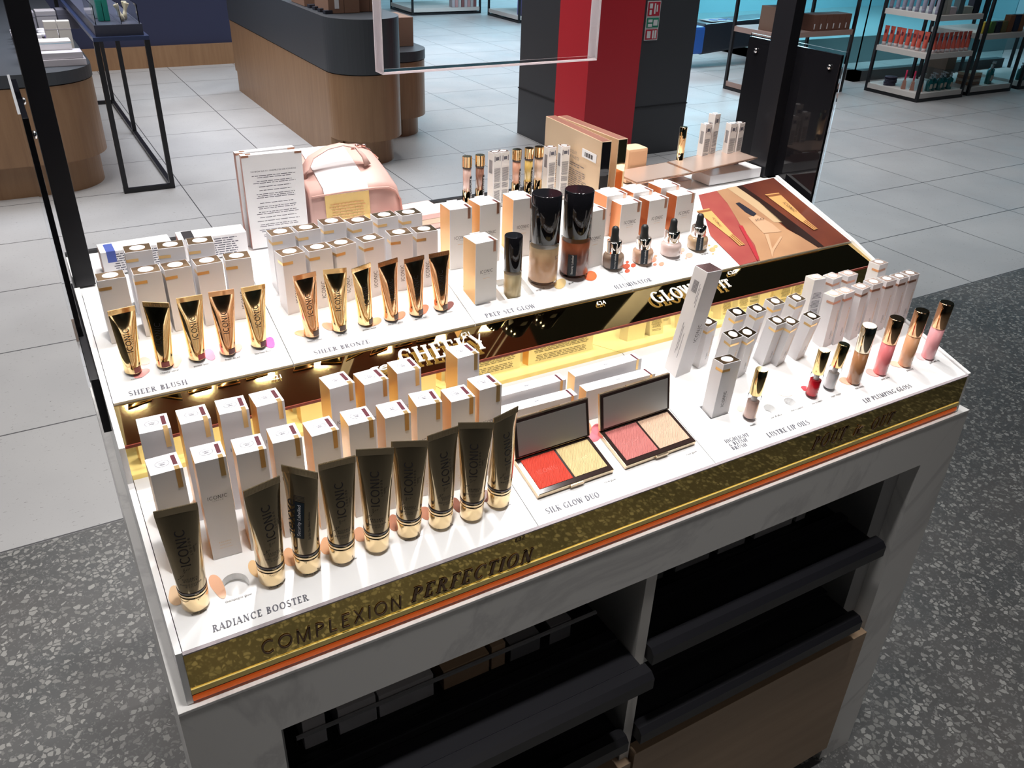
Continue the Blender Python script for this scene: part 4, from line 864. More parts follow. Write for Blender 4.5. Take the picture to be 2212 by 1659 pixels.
# ------------------------------------------------------------------ open face palettes
def palette(label, FL, FR_, BR_, BL_, TL, TR_, colA, colB):
    A, B_, C_, D_ = [onpl(*p, P1, N1) for p in (FL, FR_, BR_, BL_)]; X = ((B_ - A) + (C_ - D_)).normalized(); X = (X - N1 * X.dot(N1)).normalized(); Y = N1.cross(X)
    M = Matrix((X, Y, N1)).transposed().to_4x4(); M.translation = (A + B_ + C_ + D_) / 4 + N1 * .0004; wd = ((B_ - A).length + (C_ - D_).length) / 2; d = ((D_ - A).length + (C_ - B_).length) / 2
    t = thing('powder_palette', label, 'makeup palette', M, 'open powder palettes'); w2, d2 = wd / 2, d / 2
    MB().box((-w2, -d2, 0), (w2, d2, .0065)).build('base', mat('champagne_metal', (.66, .52, .36), .2, .9), t, .001)
    b = MB(); b.box((-w2 + .001, -d2 + .001, .0065), (w2 - .001, d2 - .001, .0072)); b.build('frame', mat('black_frame', (.03, .018, .016), .12), t)
    for s_, c in ((-1, colA), (1, colB)):
        pm = mat('powder_%02x%02x' % (int(c[0] * 255), int(c[2] * 255)), c, .5, .0)
        if not pm.get('done'):
            pm['done'] = 1; n_, l_, b_ = nt(pm); wv = n_.new('ShaderNodeTexWave'); wv.inputs['Scale'].default_value = 220; wv.inputs['Distortion'].default_value = 6; wv.inputs['Detail Scale'].default_value = .35
            l_.new(coords(pm, (1, 1, 1), (0, 0, .6)), wv.inputs['Vector']); bump(pm, wv.outputs['Fac'], .9, .0012)
        x0, x1 = (-w2 + .006, -.0016) if s_ < 0 else (.0016, w2 - .006)
        pan = MB().box((x0, -d2 + .0075, .0072), (x1, d2 - .006, .0078)).build('powder_pan', pm, t)
        ps, W_ = polys('ICONIC', False, .15); q = MB(); s2 = (x1 - x0) * .6 / W_; put_polys(q, ps, T(x0 + (x1 - x0) * .2, -.003, .0079), s2, s2); q.build('embossing', mat('emboss_%02x' % int(c[1] * 255), tuple(v_ * .72 for v_ in c), .5), pan)
    MB().box((-.010, -d2 - .0022, .002), (.010, -d2 + .0015, .0062)).build('clasp', MATS['champagne_metal'], t, .0006)
    MB().box((-w2 * .8, d2 - .001, .004), (w2 * .8, d2 + .002, .009)).build('hinge', black, t)
    # lid: hinged at the back edge, leaning back
    Hn = M @ Vector((-w2, d2 + .001, .007)); Tl = onpl(*TL, Hn, M.to_3x3() @ Vector((1, 0, 0))) if False else None
    Tt = onpl(*TR_, M @ Vector((w2, 0, 0)), X); hz = M.inverted() @ Tt; ang = math.atan2(hz.z - .007, hz.y - d2 - .001); L = min(.062, max(.045, math.hypot(hz.z - .007, hz.y - d2 - .001)))
    ang = max(R(62), min(R(125), ang)); Ml = T(0, d2 + .001, .007) @ RX(ang)
    lid = MB().box((-w2, -.0, 0), (w2, L, .0045)).build('lid', MATS['champagne_metal'], t, .001); lid.matrix_local = Ml @ T(0, 0, -.0)
    MB().box((-w2 + .0015, .001, .0046), (w2 - .0015, L - .0015, .0052)).build('lid_frame', MATS['black_frame'], lid)
    MB().box((-w2 + .005, .003, .0053), (w2 - .005, L - .0055, .0056)).build('mirror', mat('lid_mirror', (.62, .60, .56), .30, .75), lid)
    MB().box((-.015, L - .0015, .001), (.015, L + .0008, .0058)).build('catch', MATS['champagne_metal'], lid)
palette('open palette with bright coral and gold powders', (1160, 1081), (1320, 1021), (1272, 949), (1109, 998), (1119, 893), (1266, 857), (.82, .075, .045), (.90, .68, .34))
palette('open palette with rose pink and peach powders', (1350, 1017), (1499, 959), (1440.6, 891), (1290, 937), (1290, 847.6), (1443, 804), (.74, .24, .22), (.92, .62, .44))

# ------------------------------------------------------------------ goods on the rear ledge
PL, NL = Vector((0, 0, LEDGE)), Vector((0, 0, 1))
def make_brow():
    r = root('brow_kit_carton'); wd, d, h = .083, .011, .134; carton(r, wd, d, h, [cardtop, paper, mat('dusty_pink_card', (.60, .34, .28), .5)], (0, 0, 1, 2, 1, 2)); y = -d / 2 - .0002
    q = MB(); ps, W_ = font_polys('THE BROW SILK KIT / ENSEMBLE DE SOIE A SOURCILS'); put_polys(q, ps, Matrix(((1, 0, 0, -wd * .38), (0, 0, -1, y), (0, 1, 0, h * .82), (0, 0, 0, 1))), wd * .76 / W_, wd * .76 / W_)
    zz = h * .79
    for k, n_ in enumerate((2, 4, 5, 2, 2, 2, 3, 5, 2)): lines(q, -wd * .38, wd * .38, zz - n_ * .0026, zz, n_, y, seed=40 + k, dens=.7, th=.3); zz -= n_ * .0026 + .0026
    q.build('information_print', inkgrey, r)
    [MB().box(a_, c_).build('foil_tab', rosebound, r) for a_, c_ in (((-wd / 2 - .0002, y, h - .003), (-wd * .38, y + .0002, h)), ((wd * .38, y, h - .003), (wd / 2 + .0002, y + .0002, h)), ((-wd * .42, -d * .3, h), (-wd * .33, d * .3, h + .0002)))]; return r
bk = (.083, .011, .134)
put('brow', make_brow, (520, 338), (646.5, 326), PL, NL, bk, 'tall flat white and pink kit carton with printed paragraphs, front one beside the pink bag', 'kit cartons on the rear ledge')
put('brow', make_brow, (508, 332), (634, 318), PL, NL, bk, 'tall flat pink edged kit carton, rear one half hidden behind the front one', 'kit cartons on the rear ledge')
def make_flat():
    r = root('flat_carton'); wd, d, h = .090, .034, .032; carton(r, wd, d, h, [cardtop, card, mat('dusty_pink_card')], (0, 0, 1, 2, 1, 2))
    q = MB(); lines(q, -wd * .38, wd * .38, h * .1, h * .9, 8, -d / 2 - .0002, seed=12); q.build('information_print', inkgrey, r); return r
fc = (.090, .034, .032)
f1 = put('flat', make_flat, (216.5, 547.5), (338, 529), PL, NL, fc, 'low white carton with a blue seal label at the far left of the rear ledge', 'low cartons on the rear ledge')
MB().box((-.038, -.0173, .017), (-.027, -.0169, .032)).box((-.038, -.017, .032), (-.027, .012, .0323)).build('blue_seal_label', mat('blue_seal', (.06, .10, .38), .4), f1)
f2 = put('flat', make_flat, (386, 520), (509.4, 504), PL, NL, fc, 'low white carton with a black stripe beside the tall kit cartons', 'low cartons on the rear ledge')
[bpy.data.objects.remove(c) for c in list(f2.children) if c.name.startswith('blue')]
MB().box((-.038, -.017, .032), (-.024, .015, .0323)).build('black_stripe', ink, f2)
# pink vanity bag with a cardboard sleeve
BG = thing('vanity_bag', 'pink leather vanity bag with handle and a white and gold cardboard sleeve', 'bag', T(.405, .575, LEDGE + .0005))
PR = [(0, 0), (-.002, .03), (0, .066), (.006, .076), (.05, .092), (.10, .106), (.122, .104), (.132, .085), (.135, 0)]
def bagsec(x, k, dy=0): return [(x, .068 + (y - .068) * (1 - dy) - .045, z * k) for y, z in PR]
secs = [bagsec(-.069, .93, .05), bagsec(-.066, 1), bagsec(.030, 1), bagsec(.050, .99), bagsec(.062, .94, .03), bagsec(.070, .84, .07), bagsec(.075, .62, .12), bagsec(.077, .3, .14)]
b = MB(); n9 = len(PR); vs = [p for q in secs for p in q]
b.add(vs, [(i * n9 + k, i * n9 + (k + 1) % n9, (i + 1) * n9 + (k + 1) % n9, (i + 1) * n9 + k) for i in range(len(secs) - 1) for k in range(n9)], 0, True); b.add(secs[0], [tuple(range(n9))]); b.add(secs[-1], [tuple(range(n9))])
b.build('bag_body', pinkbag, BG)
b = MB(); b.tube([(x, -.0465 if x < .06 else -.042, z) for x, z in ((-.067, .067), (-.02, .069), (.03, .069), (.052, .067), (.064, .060), (.072, .045), (.076, .01))], .0016); b.build('piping', mat('pink_piping', (.62, .36, .31), .4), BG)
b = MB()
for i_, (ya, yb_) in enumerate(zip(range(0, n9 - 1), range(1, n9))):
    (y0, z0), (y1, z1_) = PR[ya], PR[yb_]; o_ = .0012
    b.add([(-.048, y0 - .0465 - o_, z0 + o_), (.020, y0 - .0465 - o_, z0 + o_), (.020, y1 - .0465 - o_, z1_ + o_), (-.048, y1 - .0465 - o_, z1_ + o_)], [(0, 1, 2, 3)], 0 if i_ < 2 else 1)
s_ = b.build('sleeve', [mat('gold_sleeve_card', (.86, .64, .26), .22, .7), cardtop], BG)
q = MB(); lines(q, -.042, .014, .012, .055, 10, -.0502, seed=30, dens=.85); q.build('sleeve_print', inkgold, s_)
MB().tube([(-.066, -.014, .084), (-.062, -.010, .098), (-.050, -.004, .112), (-.025, 0, .122), (.0, .004, .124), (.020, .004, .119), (.032, 0, .105), (.036, -.006, .092)], .0085, flat=.22).build('handle', pinkbag, BG)
b = MB(); b.tube([(.030, .045, .104), (.046, .05, .108), (.060, .048, .100), (.072, .042, .086)], .0012); b.lathe([(0, 0), (.0035, .001), (.0035, .004), (0, .005)], 12, 0, T(.052, .05, .104)).lathe([(0, 0), (.003, .001), (.003, .003), (0, .004)], 12, 0, T(.040, .048, .106)); b.build('zip_pull', mat('rose_metal', (.80, .45, .38), .15, 1), BG)
for k in range(3):
    tag(MB().box((-.055, -.03, 0), (.055, .03, .008)).build('slim_palette', [mat('palette_pink_%d' % k, ((.80, .50, .44), (.78, .60, .45), (.82, .54, .50))[k], .35)], None, .001), ['lowest', 'middle', 'topmost'][k] + ' of three thin pink palettes lying stacked right of the pink bag', 'makeup palette', 'pink palettes on the rear ledge').matrix_world = T(.482 + k * .002, .535, LEDGE + .0003 + k * .0083) @ RZ(R(3))
for k, (u, v, c1, sl_) in enumerate(((1009, 338, (.62, .42, .36), 1), (1037, 335, (.28, .13, .085), 1), (1117, 323, (.60, .30, .20), 1), (1143.5, 320, (.62, .42, .12), 1), (1165, 317, (.66, .46, .34), 0))):
    p = onz(u, v, 1.198); t = thing('contour_wand', ['double ended wand with pale pink middle, leftmost behind the orange cartons', 'double ended wand with brown middle, second from left behind the orange cartons', 'double ended wand with tan middle, right of the two slim white cartons', 'double ended wand with yellow middle and a black security label', 'double ended wand with beige middle, partly behind a slim white carton'][k], 'makeup wand', T(p.x, p.y, LEDGE + .0004), 'wands on the rear ledge'); r_ = .0072
    MB().lathe([(r_ * .95, 0), (r_, .001), (r_, .038)], 24).build('lower_cap', goldcap, t); MB().lathe([(r_ * .93, .038), (r_ * .93, .074)], 24).build('colour_barrel', mat('barrel_%d' % k, c1, .15, coat=1), t)
    MB().lathe([(r_, .074), (r_, .0765)], 24).build('ring', brownband, t)
    q = MB(); n_ = 48; prf = lambda z: [((r_ + .0002 + .0004 * math.cos(12 * 2 * math.pi * i / n_)) * math.cos(2 * math.pi * i / n_), (r_ + .0002 + .0004 * math.cos(12 * 2 * math.pi * i / n_)) * math.sin(2 * math.pi * i / n_)) for i in range(n_)]
    q.prism(prf(0), .0765, .0930, smooth=False); q.build('upper_cap', goldcap, t)
    if sl_: q = MB(); cyl_patch(q, r_ + .0005, -78, -12, .008, .062); s1 = q.build('seal_label', seal, t); q = MB(); cyl_text(q, 'Security Labelled', r_ + .0008, .058, .046, -45, 'font', True); q.v = [Vector((p_.x, p_.y, .070 - p_.z + .0)) if 0 else p_ for p_ in q.v]; q.v = [Vector((p_.x, p_.y, p_.z - .046)) for p_ in q.v]; q.build('label_print', paper, s1)
sd = (.0155, .0155, .090)
def make_slim(h):
    def f():
        r = root('slim_carton'); wd, d = .0155, .0155; carton(r, wd, d, h, [cardtop, card2, mat('brown_foil', (.32, .17, .12), .25, .8)], (0, 2, 1, 1, 1, 1))
        MB().prism(ellipse(0, 0, .0052, .0045, 20), h, h + .0003).build('sticker', paper, r)
        q = MB(); lines(q, -wd * .4, wd * .4, h * .05, h * .72, 34, -d / 2 - .0002, seed=6, dens=.85, th=.5); q.box((-wd * .38, -d / 2 - .0002, h * .84), (-wd * .30, -d / 2, h * .94)).box((wd * .30, -d / 2 - .0002, h * .84), (wd * .38, -d / 2, h * .94)).box((-wd * .2, -d / 2 - .0002, h * .86), (wd * .2, -d / 2, h * .92)); q.build('information_print', inkgrey, r)
        q = MB()
        for k in range(7): q.box((-wd / 2 - .0002, -.004 + k * .0012, h * .62), (-wd / 2, -.004 + k * .0012 + .0005, h * .86))
        q.build('barcode_print', inkgrey, r); return r
    return f
for k, (a, c) in enumerate((((1084, 329.5), (1101, 327)), ((1067, 332), (1083, 329)), ((1186, 320.4), (1204, 318)), ((1214, 317.5), (1233, 316)), ((1250.5, 316.5), (1271, 315)))):
    put('slim', make_slim(.090), a, c, PL, NL, sd, ['slim white carton with printed front, between the second and third wands', 'slim white carton standing just left of the one between the wands', 'slim white carton right of the wands, first of three with foil tops', 'slim white carton right of the wands, second of three with foil tops', 'slim white carton next to the gold palette cartons, third of three'][k], 'slim cartons behind the bottles')
# two gold palette cartons on edge
for k, (a, c) in enumerate((((1199, 249), (1321.7, 304.6)), ((1224, 248.5), (1356, 299)))):
    A = onz(*a, 1.221); B_ = onz(*c, 1.221); X = (B_ - A); L = X.length; X.normalize(); Y = Vector((0, 0, 1)).cross(X); M = Matrix((X, Y, Vector((0, 0, 1)))).transposed().to_4x4(); M.translation = Vector((A.x, A.y, LEDGE + .0004)) + X * L / 2 - Y * .009
    t = thing('palette_carton', ['flat gold eyeshadow carton on edge with a white barcode label, nearer one', 'flat gold eyeshadow carton on edge, the one behind the barcode labelled carton'][k], 'box', M, 'gold palette cartons on the rear ledge'); hh = .1156
    gm = mat('matt_gold_card', (.80, .60, .40), .34, .3)
    MB().box((-L / 2, -.0095, 0), (L / 2, .0095, hh), mats=(0, 1, 0, 2, 0, 0)).build('carton', [gm, mat('copper_edge_card', (.42, .20, .15), .35, .5), blackgloss if k == 0 else goldcap], t, .001)
    if k == 0:
        q = MB()
        for tx, z_, w_ in (('DAY TO SLAY', .076, .040), ('EYESHADOW PALETTE', .068, .058)): ps, W_ = polys(tx, False, .2); put_polys(q, ps, Matrix(((1, 0, 0, -w_ / 2), (0, 0, -1, -.0104), (0, 1, 0, z_), (0, 0, 0, 1))), w_ / W_, w_ / W_ * 1.3)
        lines(q, -L * .36, L * .30, .01, .062, 15, -.0104, seed=21, dens=.6, th=.3); q.build('information_print', inkgrey, t)
        lb = MB().box((L * .20, -.0106, .078), (L * .44, -.0100, .092)).build('barcode_label', paper, t); q = MB(); [q.box((L * .25 + i * L * .013, -.0109, .081), (L * .25 + i * L * .013 + (.0012, .0006, .0018)[i % 3], -.0106, .088)) for i in range(11)]; q.build('bars', ink, lb)
tag(MB().box((-.022, -.018, 0), (.022, .018, .062)).build('small_pouch', mat('peach_leather', (.80, .50, .30), .5), None, .005), 'small peach leather pouch just behind the gold eyeshadow cartons', 'pouch').matrix_world = T(.962, .592, LEDGE + .0004)
# open flat palette resting on a white box
tag(MB().box((-.066, -.024, 0), (.066, .024, .018)).build('low_box', cardtop, None, .001), 'low plain white box under the right end of the open flat palette', 'box').matrix_world = T(1.142, .528, LEDGE + .0003) @ RZ(R(2))
tag(MB().box((-.05, -.024, 0), (.05, .024, .016)).build('low_box', mat('pale_brown_card', (.36, .24, .19), .5), None, .001), 'low brown box under the left end of the open flat palette', 'box').matrix_world = T(.985, .528, LEDGE + .0003)
FPt = thing('flat_palette', 'thin rose gold mirror palette lying open flat behind the illuminator cartons', 'makeup palette', T(.900, .494, 1.1315) @ Matrix.Rotation(R(-1.5), 4, 'Y'))
rgm = mat('rose_gold_mirror', (.66, .50, .42), .3, .6)
MB().box((0, 0, 0), (.125, .075, .0028)).build('base_leaf', mat('rose_gold_edge', (.80, .55, .42), .25, .9), FPt, .0006); MB().box((.003, .003, .0029), (.122, .072, .0031)).build('base_mirror', rgm, FPt)
l2 = MB().box((0, 0, 0), (.155, .075, .0022)).build('lid_leaf', MATS['rose_gold_edge'], FPt, .0006); l2.matrix_local = T(.1265, 0, .001) @ Matrix.Rotation(R(-2.2), 4, 'Y'); MB().box((.003, .003, .0023), (.152, .072, .0025)).build('lid_mirror', rgm, l2)
p = onz(1477.5, 274, 1.200); t = thing('mascara_tube', 'slim gold mascara tube standing behind the open flat palette', 'mascara', T(p.x, p.y, LEDGE + .0004))
MB().lathe([(.0060, 0), (.0066, .001), (.0066, .047)], 28).build('barrel', goldcap, t); MB().lathe([(.0062, .047), (.0062, .048), (.0069, .0482), (.0069, .094), (.006, .095)], 28).build('cap', goldcap, t)
se = (.0160, .0160, .1)
for k, (a, c, hh) in enumerate((((1546, 248), (1561, 246), .112), ((1526, 270), (1541, 268), .096), ((1580, 268.5), (1595, 267), .094), ((1599, 267.4), (1616, 266), .094))):
    o = instance('slimr%d' % (k == 0), make_slim(.112 if k == 0 else .096), box_matrix(a, c, PL, NL, .0155, .0155, .112 if k == 0 else .096, maxyaw=40, yaw=(8, 0, -6, 8)[k]), ['tallest slim white carton beside the black side panel', 'slim white carton half hidden at the left of the tallest one', 'slim white carton leaning just right of the tallest one', 'rightmost slim white carton against the black side panel'][k], 'box', 'slim cartons at the right of the rear ledge')

# ------------------------------------------------------------------ posts, side panels, header, canopy
for nm, lab, xa, xp in (('left', 'tall black metal post at the back left corner of the display', .0, .0125), ('right', 'tall black metal post at the back right of the display', 1.2365, 1.2125)):
    y_ = .72 if nm == 'left' else .72
    t = thing('canopy_post', lab, 'post', T(xp, .50, LEDGE - .001), 'canopy posts')
    MB().box((0, 0, 0.0015), (.024, .045, 1.20)).build('post', black, t, .0008)
    pn = thing('side_screen', ['glossy black side screen at the left end of the display', 'glossy black side screen with screws at the right end of the display'][nm == 'right'], 'screen', T(xa + (.0 if nm == 'right' else .0005), .40, 1.02), 'side screens')
    MB().box((0, 0, 0), (.006, .222, .32)).build('black_sheet', blackgloss, pn, .0006)
    MB().box((.0062 if nm == 'right' else -.003, -.003, -.005), (.009 if nm == 'right' else -.0002, .225, .325)).build('clear_sheet', clearthin, pn)
    for yy in (.02, .198):
        for zz in (.022, .298): MB().lathe([(.0, 0), (.0045, .0004), (.0045, .003), (.002, .004), (0, .004)], 16, 0, Matrix.Rotation(R(-90), 4, 'Y')).build('screw', chrome, pn).matrix_local = T(-.0002 if nm == 'right' else .0062, yy, zz) @ (Matrix.Identity(4) if nm == 'right' else RZ(math.pi))
HD = thing('header_panel', 'clear acrylic header panel with frosted white edges hanging above the display', 'sign panel', T(.424, .45, 1.349))
MB().box((.002, .002, .003), (.338, .0235, .42)).build('clear_block', mat('header_acrylic', (1, 1, 1), .0, trans=1, ior=1.12), HD)
MB().box((0, 0, 0), (.340, .0255, .0028)).build('bottom_edge', frost, HD)
for x in (0, .3385): MB().box((x, 0, .0028), (x + .0018, .0255, .42)).build('side_edge', frost, HD)
cn = MB().box((-.05, .42, 2.32), (1.30, 1.15, 2.36)).build('canopy', mat('canopy_brown', (.22, .05, .03), .5)); tag(cn, 'brown canopy holding the lamps above the display', 'canopy')

# ------------------------------------------------------------------ the shop behind
def rounded(x0, y0, x1, y1, r_, both=False, n=14):
    pts = []
    for cx_, cy_, a0 in ((x1 - r_, y0 + r_, -90), (x1 - (r_ if both else 0), y1 - (r_ if both else 0), 0), (x0 + (r_ if both else 0), y1 - (r_ if both else 0), 90), (x0 + r_, y0 + r_, 180)):
        if not both and a0 in (0, 90): pts.append((cx_, cy_)); continue
        for k in range(n + 1): a = R(a0 + 90 * k / n); pts.append((cx_ + r_ * math.cos(a), cy_ + r_ * math.sin(a)))
    return pts
def island(label, x0, y0, x1, y1, r_, zb, zbody, ztop, inset, both=False):
    t = thing('shop_island', label, 'counter', None)
    MB().prism(rounded(x0 + inset, y0 + inset, x1 - inset, y1, r_ - inset * .7), 0, zb, smooth=False).build('plinth', oak, t)
    MB().prism(rounded(x0, y0, x1, y1, r_), zb, zbody).build('oak_body', oak, t)
    MB().prism(rounded(x0 - .004, y0 - .004, x1 + .004, y1, r_), zbody + .006, ztop).build('grey_top', greypl, t)
    MB().prism(rounded(x0 + .01, y0 + .01, x1 - .01, y1 - .01, r_), zbody, zbody + .006).build('shadow_gap', black, t)
    return t
I1 = island('long oak shop island with a deep dark grey band and a rounded near end', 1.735, 4.44, 2.205, 7.1, .228, .16, .56, .88, .05)
sk = MB().prism([(1.735, 4.668), (1.79, 4.60), (1.79, 7.05), (1.735, 7.05)], 0, .16).build('skirting', oak, I1)
I2 = island('lower oak shop island with rounded end behind the long one', 2.215, 5.03, 2.645, 6.4, .22, .135, .515, .585, .05)
I3 = island('left oak shop island with rounded end and a slim dark grey top', -.45, 4.60, .432, 8.0, .30, .18, .585, .655, .045)
# cardboard cartons on the islands
def cbox(name, label, x, y, z, sx, sy, sz, rz=0, m=None, cat='box', group=None, tape=True, lab=False):
    t = thing(name, label, cat, T(x, y, z + .0005) @ RZ(R(rz)), group); MB().box((-sx / 2, -sy / 2, 0), (sx / 2, sy / 2, sz)).build('carton', m or cardboard, t, .002)
    if tape: MB().box((-.0015, -sy / 2 - .0005, .0), (.0015, -sy / 2, sz)).box((-.0015, -sy / 2, sz), (.0015, sy / 2, sz + .0006)).build('flap_seam', mat('seam_brown', (.08, .045, .03), .7), t)
    if lab: MB().box((-sx * .30, -sy / 2 - .001, sz * .12), (-sx * .16, -sy / 2, sz * .45)).build('address_label', paper, t)
    return t
cbox('cardboard_box', 'brown cardboard box on the long island, cut by the frame, left of the clear header', 1.90, 4.86, .881, .20, .26, .22, 0, lab=True, group='cardboard boxes on the islands')
cbox('cardboard_box', 'brown cardboard box on the long island, partly behind the clear header edge', 2.08, 4.90, .881, .145, .26, .22, 0, group='cardboard boxes on the islands')
cbox('cardboard_box', 'brown cardboard box on the long island farther back at the top edge of the photo', 1.88, 5.25, .881, .22, .28, .22, 0, group='cardboard boxes on the islands')
cbox('cardboard_box', 'large brown cardboard box on the lower island, seen through the clear header', 2.43, 5.40, .586, .31, .30, .19, 0, mat('light_cardboard', (.33, .20, .14), .7), group='cardboard boxes on the islands')
for k in range(7):
    o = tag(MB().box((0, 0, 0), (.05, .035, .02)).build('dark_tin', mat('dark_slate', (.03, .032, .045), .5), None, .002), 'small dark tin in the row along the left edge of the long island top', 'tin', 'dark tins along the long island edge'); o.matrix_world = T(1.775, 4.72 + k * .10, .8812) @ RZ(R(8))
# goods on the left island
rnd = random.Random(11)
def goods(name, label, cat, x, y, z, sx, sy, sz, col, rz=0, group='goods on the left shop island', lid=None):
    t = thing(name, label, cat, T(x, y, z) @ RZ(R(rz)), group); MB().box((-sx / 2, -sy / 2, 0), (sx / 2, sy / 2, sz)).build('carton', mat('g_%02x%02x%02x' % tuple(int(c * 255) for c in col), col, .5), t, .003)
    if lid: MB().box((-sx / 2 - .001, -sy / 2 - .001, sz * .75), (sx / 2 + .001, sy / 2 + .001, sz * .78)).build('label_band', mat('band_%02x%02x%02x' % tuple(int(c * 255) for c in lid), lid, .5), t)
    return t
zt = .6555
goods('lotion_box', 'lowest white box in the stack at the rounded end of the left island', 'box', .275, 4.84, zt, .27, .14, .035, (.66, .62, .66))
goods('lotion_box', 'white box second from the bottom at the rounded end of the left island', 'box', .27, 4.845, zt + .036, .26, .13, .032, (.60, .57, .62))
goods('lotion_box', 'white box with a light blue patch, topmost of the stack on the left island', 'box', .235, 4.93, zt + .069, .25, .12, .045, (.80, .78, .78), 0, lid=(.10, .48, .62))
for k, (x, y, h) in enumerate(((.15, 5.05, .13), (.205, 5.05, .13), (.29, 5.18, .18), (.36, 5.18, .18))):
    goods('lotion_box', ['upright white box left of the blue patched stack', 'upright white box directly behind the blue patched box', 'tall cream box behind the stack, left one of two', 'tall cream box behind the stack, right one of two'][k], 'box', x, y, zt, .05 if k < 2 else .065, .06, h, (.74, .70, .74) if k < 2 else (.76, .72, .66), 0, lid=(.60, .56, .58))
cols = [(.55, .20, .35), (.70, .30, .14), (.28, .22, .55), (.62, .50, .66), (.70, .55, .60), (.12, .10, .25)]
for k in range(6): goods('care_box', 'small coloured box, one of six lying behind the cream boxes', 'box', .13 + (k % 3) * .085, 5.32 + (k // 3) * .12, zt, .07, .09, .05 + .012 * (k % 2), cols[k], rnd.uniform(-12, 12), 'coloured boxes on the left shop island')
jm = mat('dark_jar', (.02, .02, .025), .2); jl = mat('pale_lid', (.70, .68, .72), .3)
J0 = None
for k in range(12):
    M = T(.12 + (k % 4) * .075, 5.62 + (k // 4) * .10, zt)
    if J0 is None:
        J0 = root('cream_jar'); MB().lathe([(.025, 0), (.028, .003), (.028, .032), (.024, .036)], 18).build('glass', jm, J0); MB().lathe([(.027, .036), (.029, .038), (.029, .054), (.026, .056)], 18).build('lid', jl, J0); o = J0
    else: o = copy_tree(J0)
    o.matrix_world = M; tag(o, 'dark cream jar with a pale lid, one of the block behind the coloured boxes', 'jar', 'cream jars on the left shop island')
for k in range(3): goods('gift_box', ['grey lidded box left of the blue bottles', 'grey lidded box farthest right behind the jars', 'dark grey box at the back of the left island'][k], 'box', .20 + k * .13, 6.15 + k * .05, zt, .12, .14, .12, ((.30, .28, .32), (.38, .36, .38), (.12, .12, .16))[k], 0, lid=(.16, .16, .2))
for k in range(7): goods('tall_box', 'tall pinkish box standing along the left edge of the left island', 'box', -.13 + (k % 2) * .07, 5.15 + (k // 2) * .28, zt, .055, .055, .15 + .02 * (k % 3), ((.55, .36, .40), (.60, .25, .22), (.10, .12, .35), (.45, .30, .36), (.70, .60, .62), (.50, .18, .2), (.62, .42, .45))[k], 0, 'tall boxes along the left island edge')
# black frame table with clear trays
FT = thing('frame_table', 'black metal frame table with a lit clear tray of goods on top', 'table', T(.441, 4.50, 0))
fw, fd, fh, s = .277, 2.42, .832, .026
b = MB(); b.box((0, 0, fh - .02), (fw, fd, fh)); b.build('table_top', mat('blue_black_metal', (.03, .045, .11), .35), FT)
for x, y in ((0, 0), (fw - s, 0), (0, fd - s), (fw - s, fd - s), (fw - s, 1.34)): MB().box((x, y, 0), (x + s, y + s, fh - .02)).build('leg', black, FT)
for a, c in (((s, 0, 0), (fw - s, s, s)), ((s, fd - s, 0), (fw - s, fd, s)), ((fw - s, s, 0), (fw, fd - s, s)), ((0, s, 0), (s, .02 + s, s))): MB().box(a, c).build('rail', black, FT)
MB().box((.02, .03, fh), (fw - .02, fd, fh + .055)).build('tray_box', mat('tray_slate', (.05, .055, .085), .4), FT)
b = MB()
for a, c in (((.03, .035, fh + .056), (fw - .03, .039, fh + .15)), ((.03, .04, fh + .056), (.034, .5, fh + .15)), ((fw - .034, .04, fh + .056), (fw - .03, .5, fh + .15)), ((.155, .04, fh + .056), (.158, .5, fh + .15))): b.box(a, c)
b.build('clear_bin', clearthin, FT)
zf = fh + .0565
for k in range(2): goods('tall_box', ['green box in the clear bin, left one of two', 'green box in the clear bin, right one of two'][k], 'box', .518 + k * .030, 4.70, zf, .027, .05, .105, (.02, .28, .22), group='goods in the clear bins')
for k in range(3): goods('tall_box', ['grey box in the clear bin behind the green ones, left', 'grey box in the clear bin behind the green ones, middle', 'grey box in the clear bin behind the green ones, right'][k], 'box', .50 + k * .03, 4.80 + k * .03, zf, .027, .04, .13, (.35, .40, .46), group='goods in the clear bins')
for k in range(3):
    t = tag(MB().lathe([(.011, 0), (.011, .03), (.008, .032), (.006, .05), (.014, .08), (.013, .085)], 14).build('makeup_brush', [mat('cream_bristle', (.62, .55, .40), .6)]), ['cream brush in the right clear bin, leaning left', 'cream brush in the right clear bin, leaning right', 'cream brush at the back of the right clear bin'][k], 'brush', 'goods in the clear bins'); t.matrix_world = T(.625 + k * .012, 4.66 + k * .05, zf + .002) @ Matrix.Rotation(R((-18, 16, 4)[k]), 4, 'Y')
# open black racks at the right
def rack(label, x0, y0, x1, y1, hs, zs, htop, shelf=shelfw):
    t = thing('shop_rack', label, 'shelf', T(x0, y0, 0), 'open shop racks'); W_, D_ = x1 - x0, y1 - y0; s = .026
    for x, y in ((0, 0), (W_ - s, 0), (0, D_ - s), (W_ - s, D_ - s)): MB().box((x, y, 0), (x + s, y + s, htop)).build('upright', black, t)
    b = MB(); b.box((s, 0, 0), (W_ - s, s, s)).box((s, D_ - s, 0), (W_ - s, D_, s)).box((0, s, 0), (s, D_ - s, s)).box((W_ - s, s, 0), (W_, D_ - s, s)); b.build('base_rail', black, t)
    for z in zs: MB().box((.003, .003, z - hs), (W_ - .003, D_ - .003, z)).build('shelf', shelf, t)
    return t
rack('open black rack with coral squeeze tubes on its middle shelf', 7.26, 4.43, 7.93, 5.03, .045, (.075, .42, .74), 1.5)
rack('open black rack right of the coral tubes, with dark pump bottles low down', 8.04, 4.45, 8.73, 5.05, .045, (.075, .55, .95), 1.5)
rack('open black rack cut by the right edge of the photo', 8.88, 4.46, 9.6, 5.06, .045, (.075, .55, .95), 1.5)
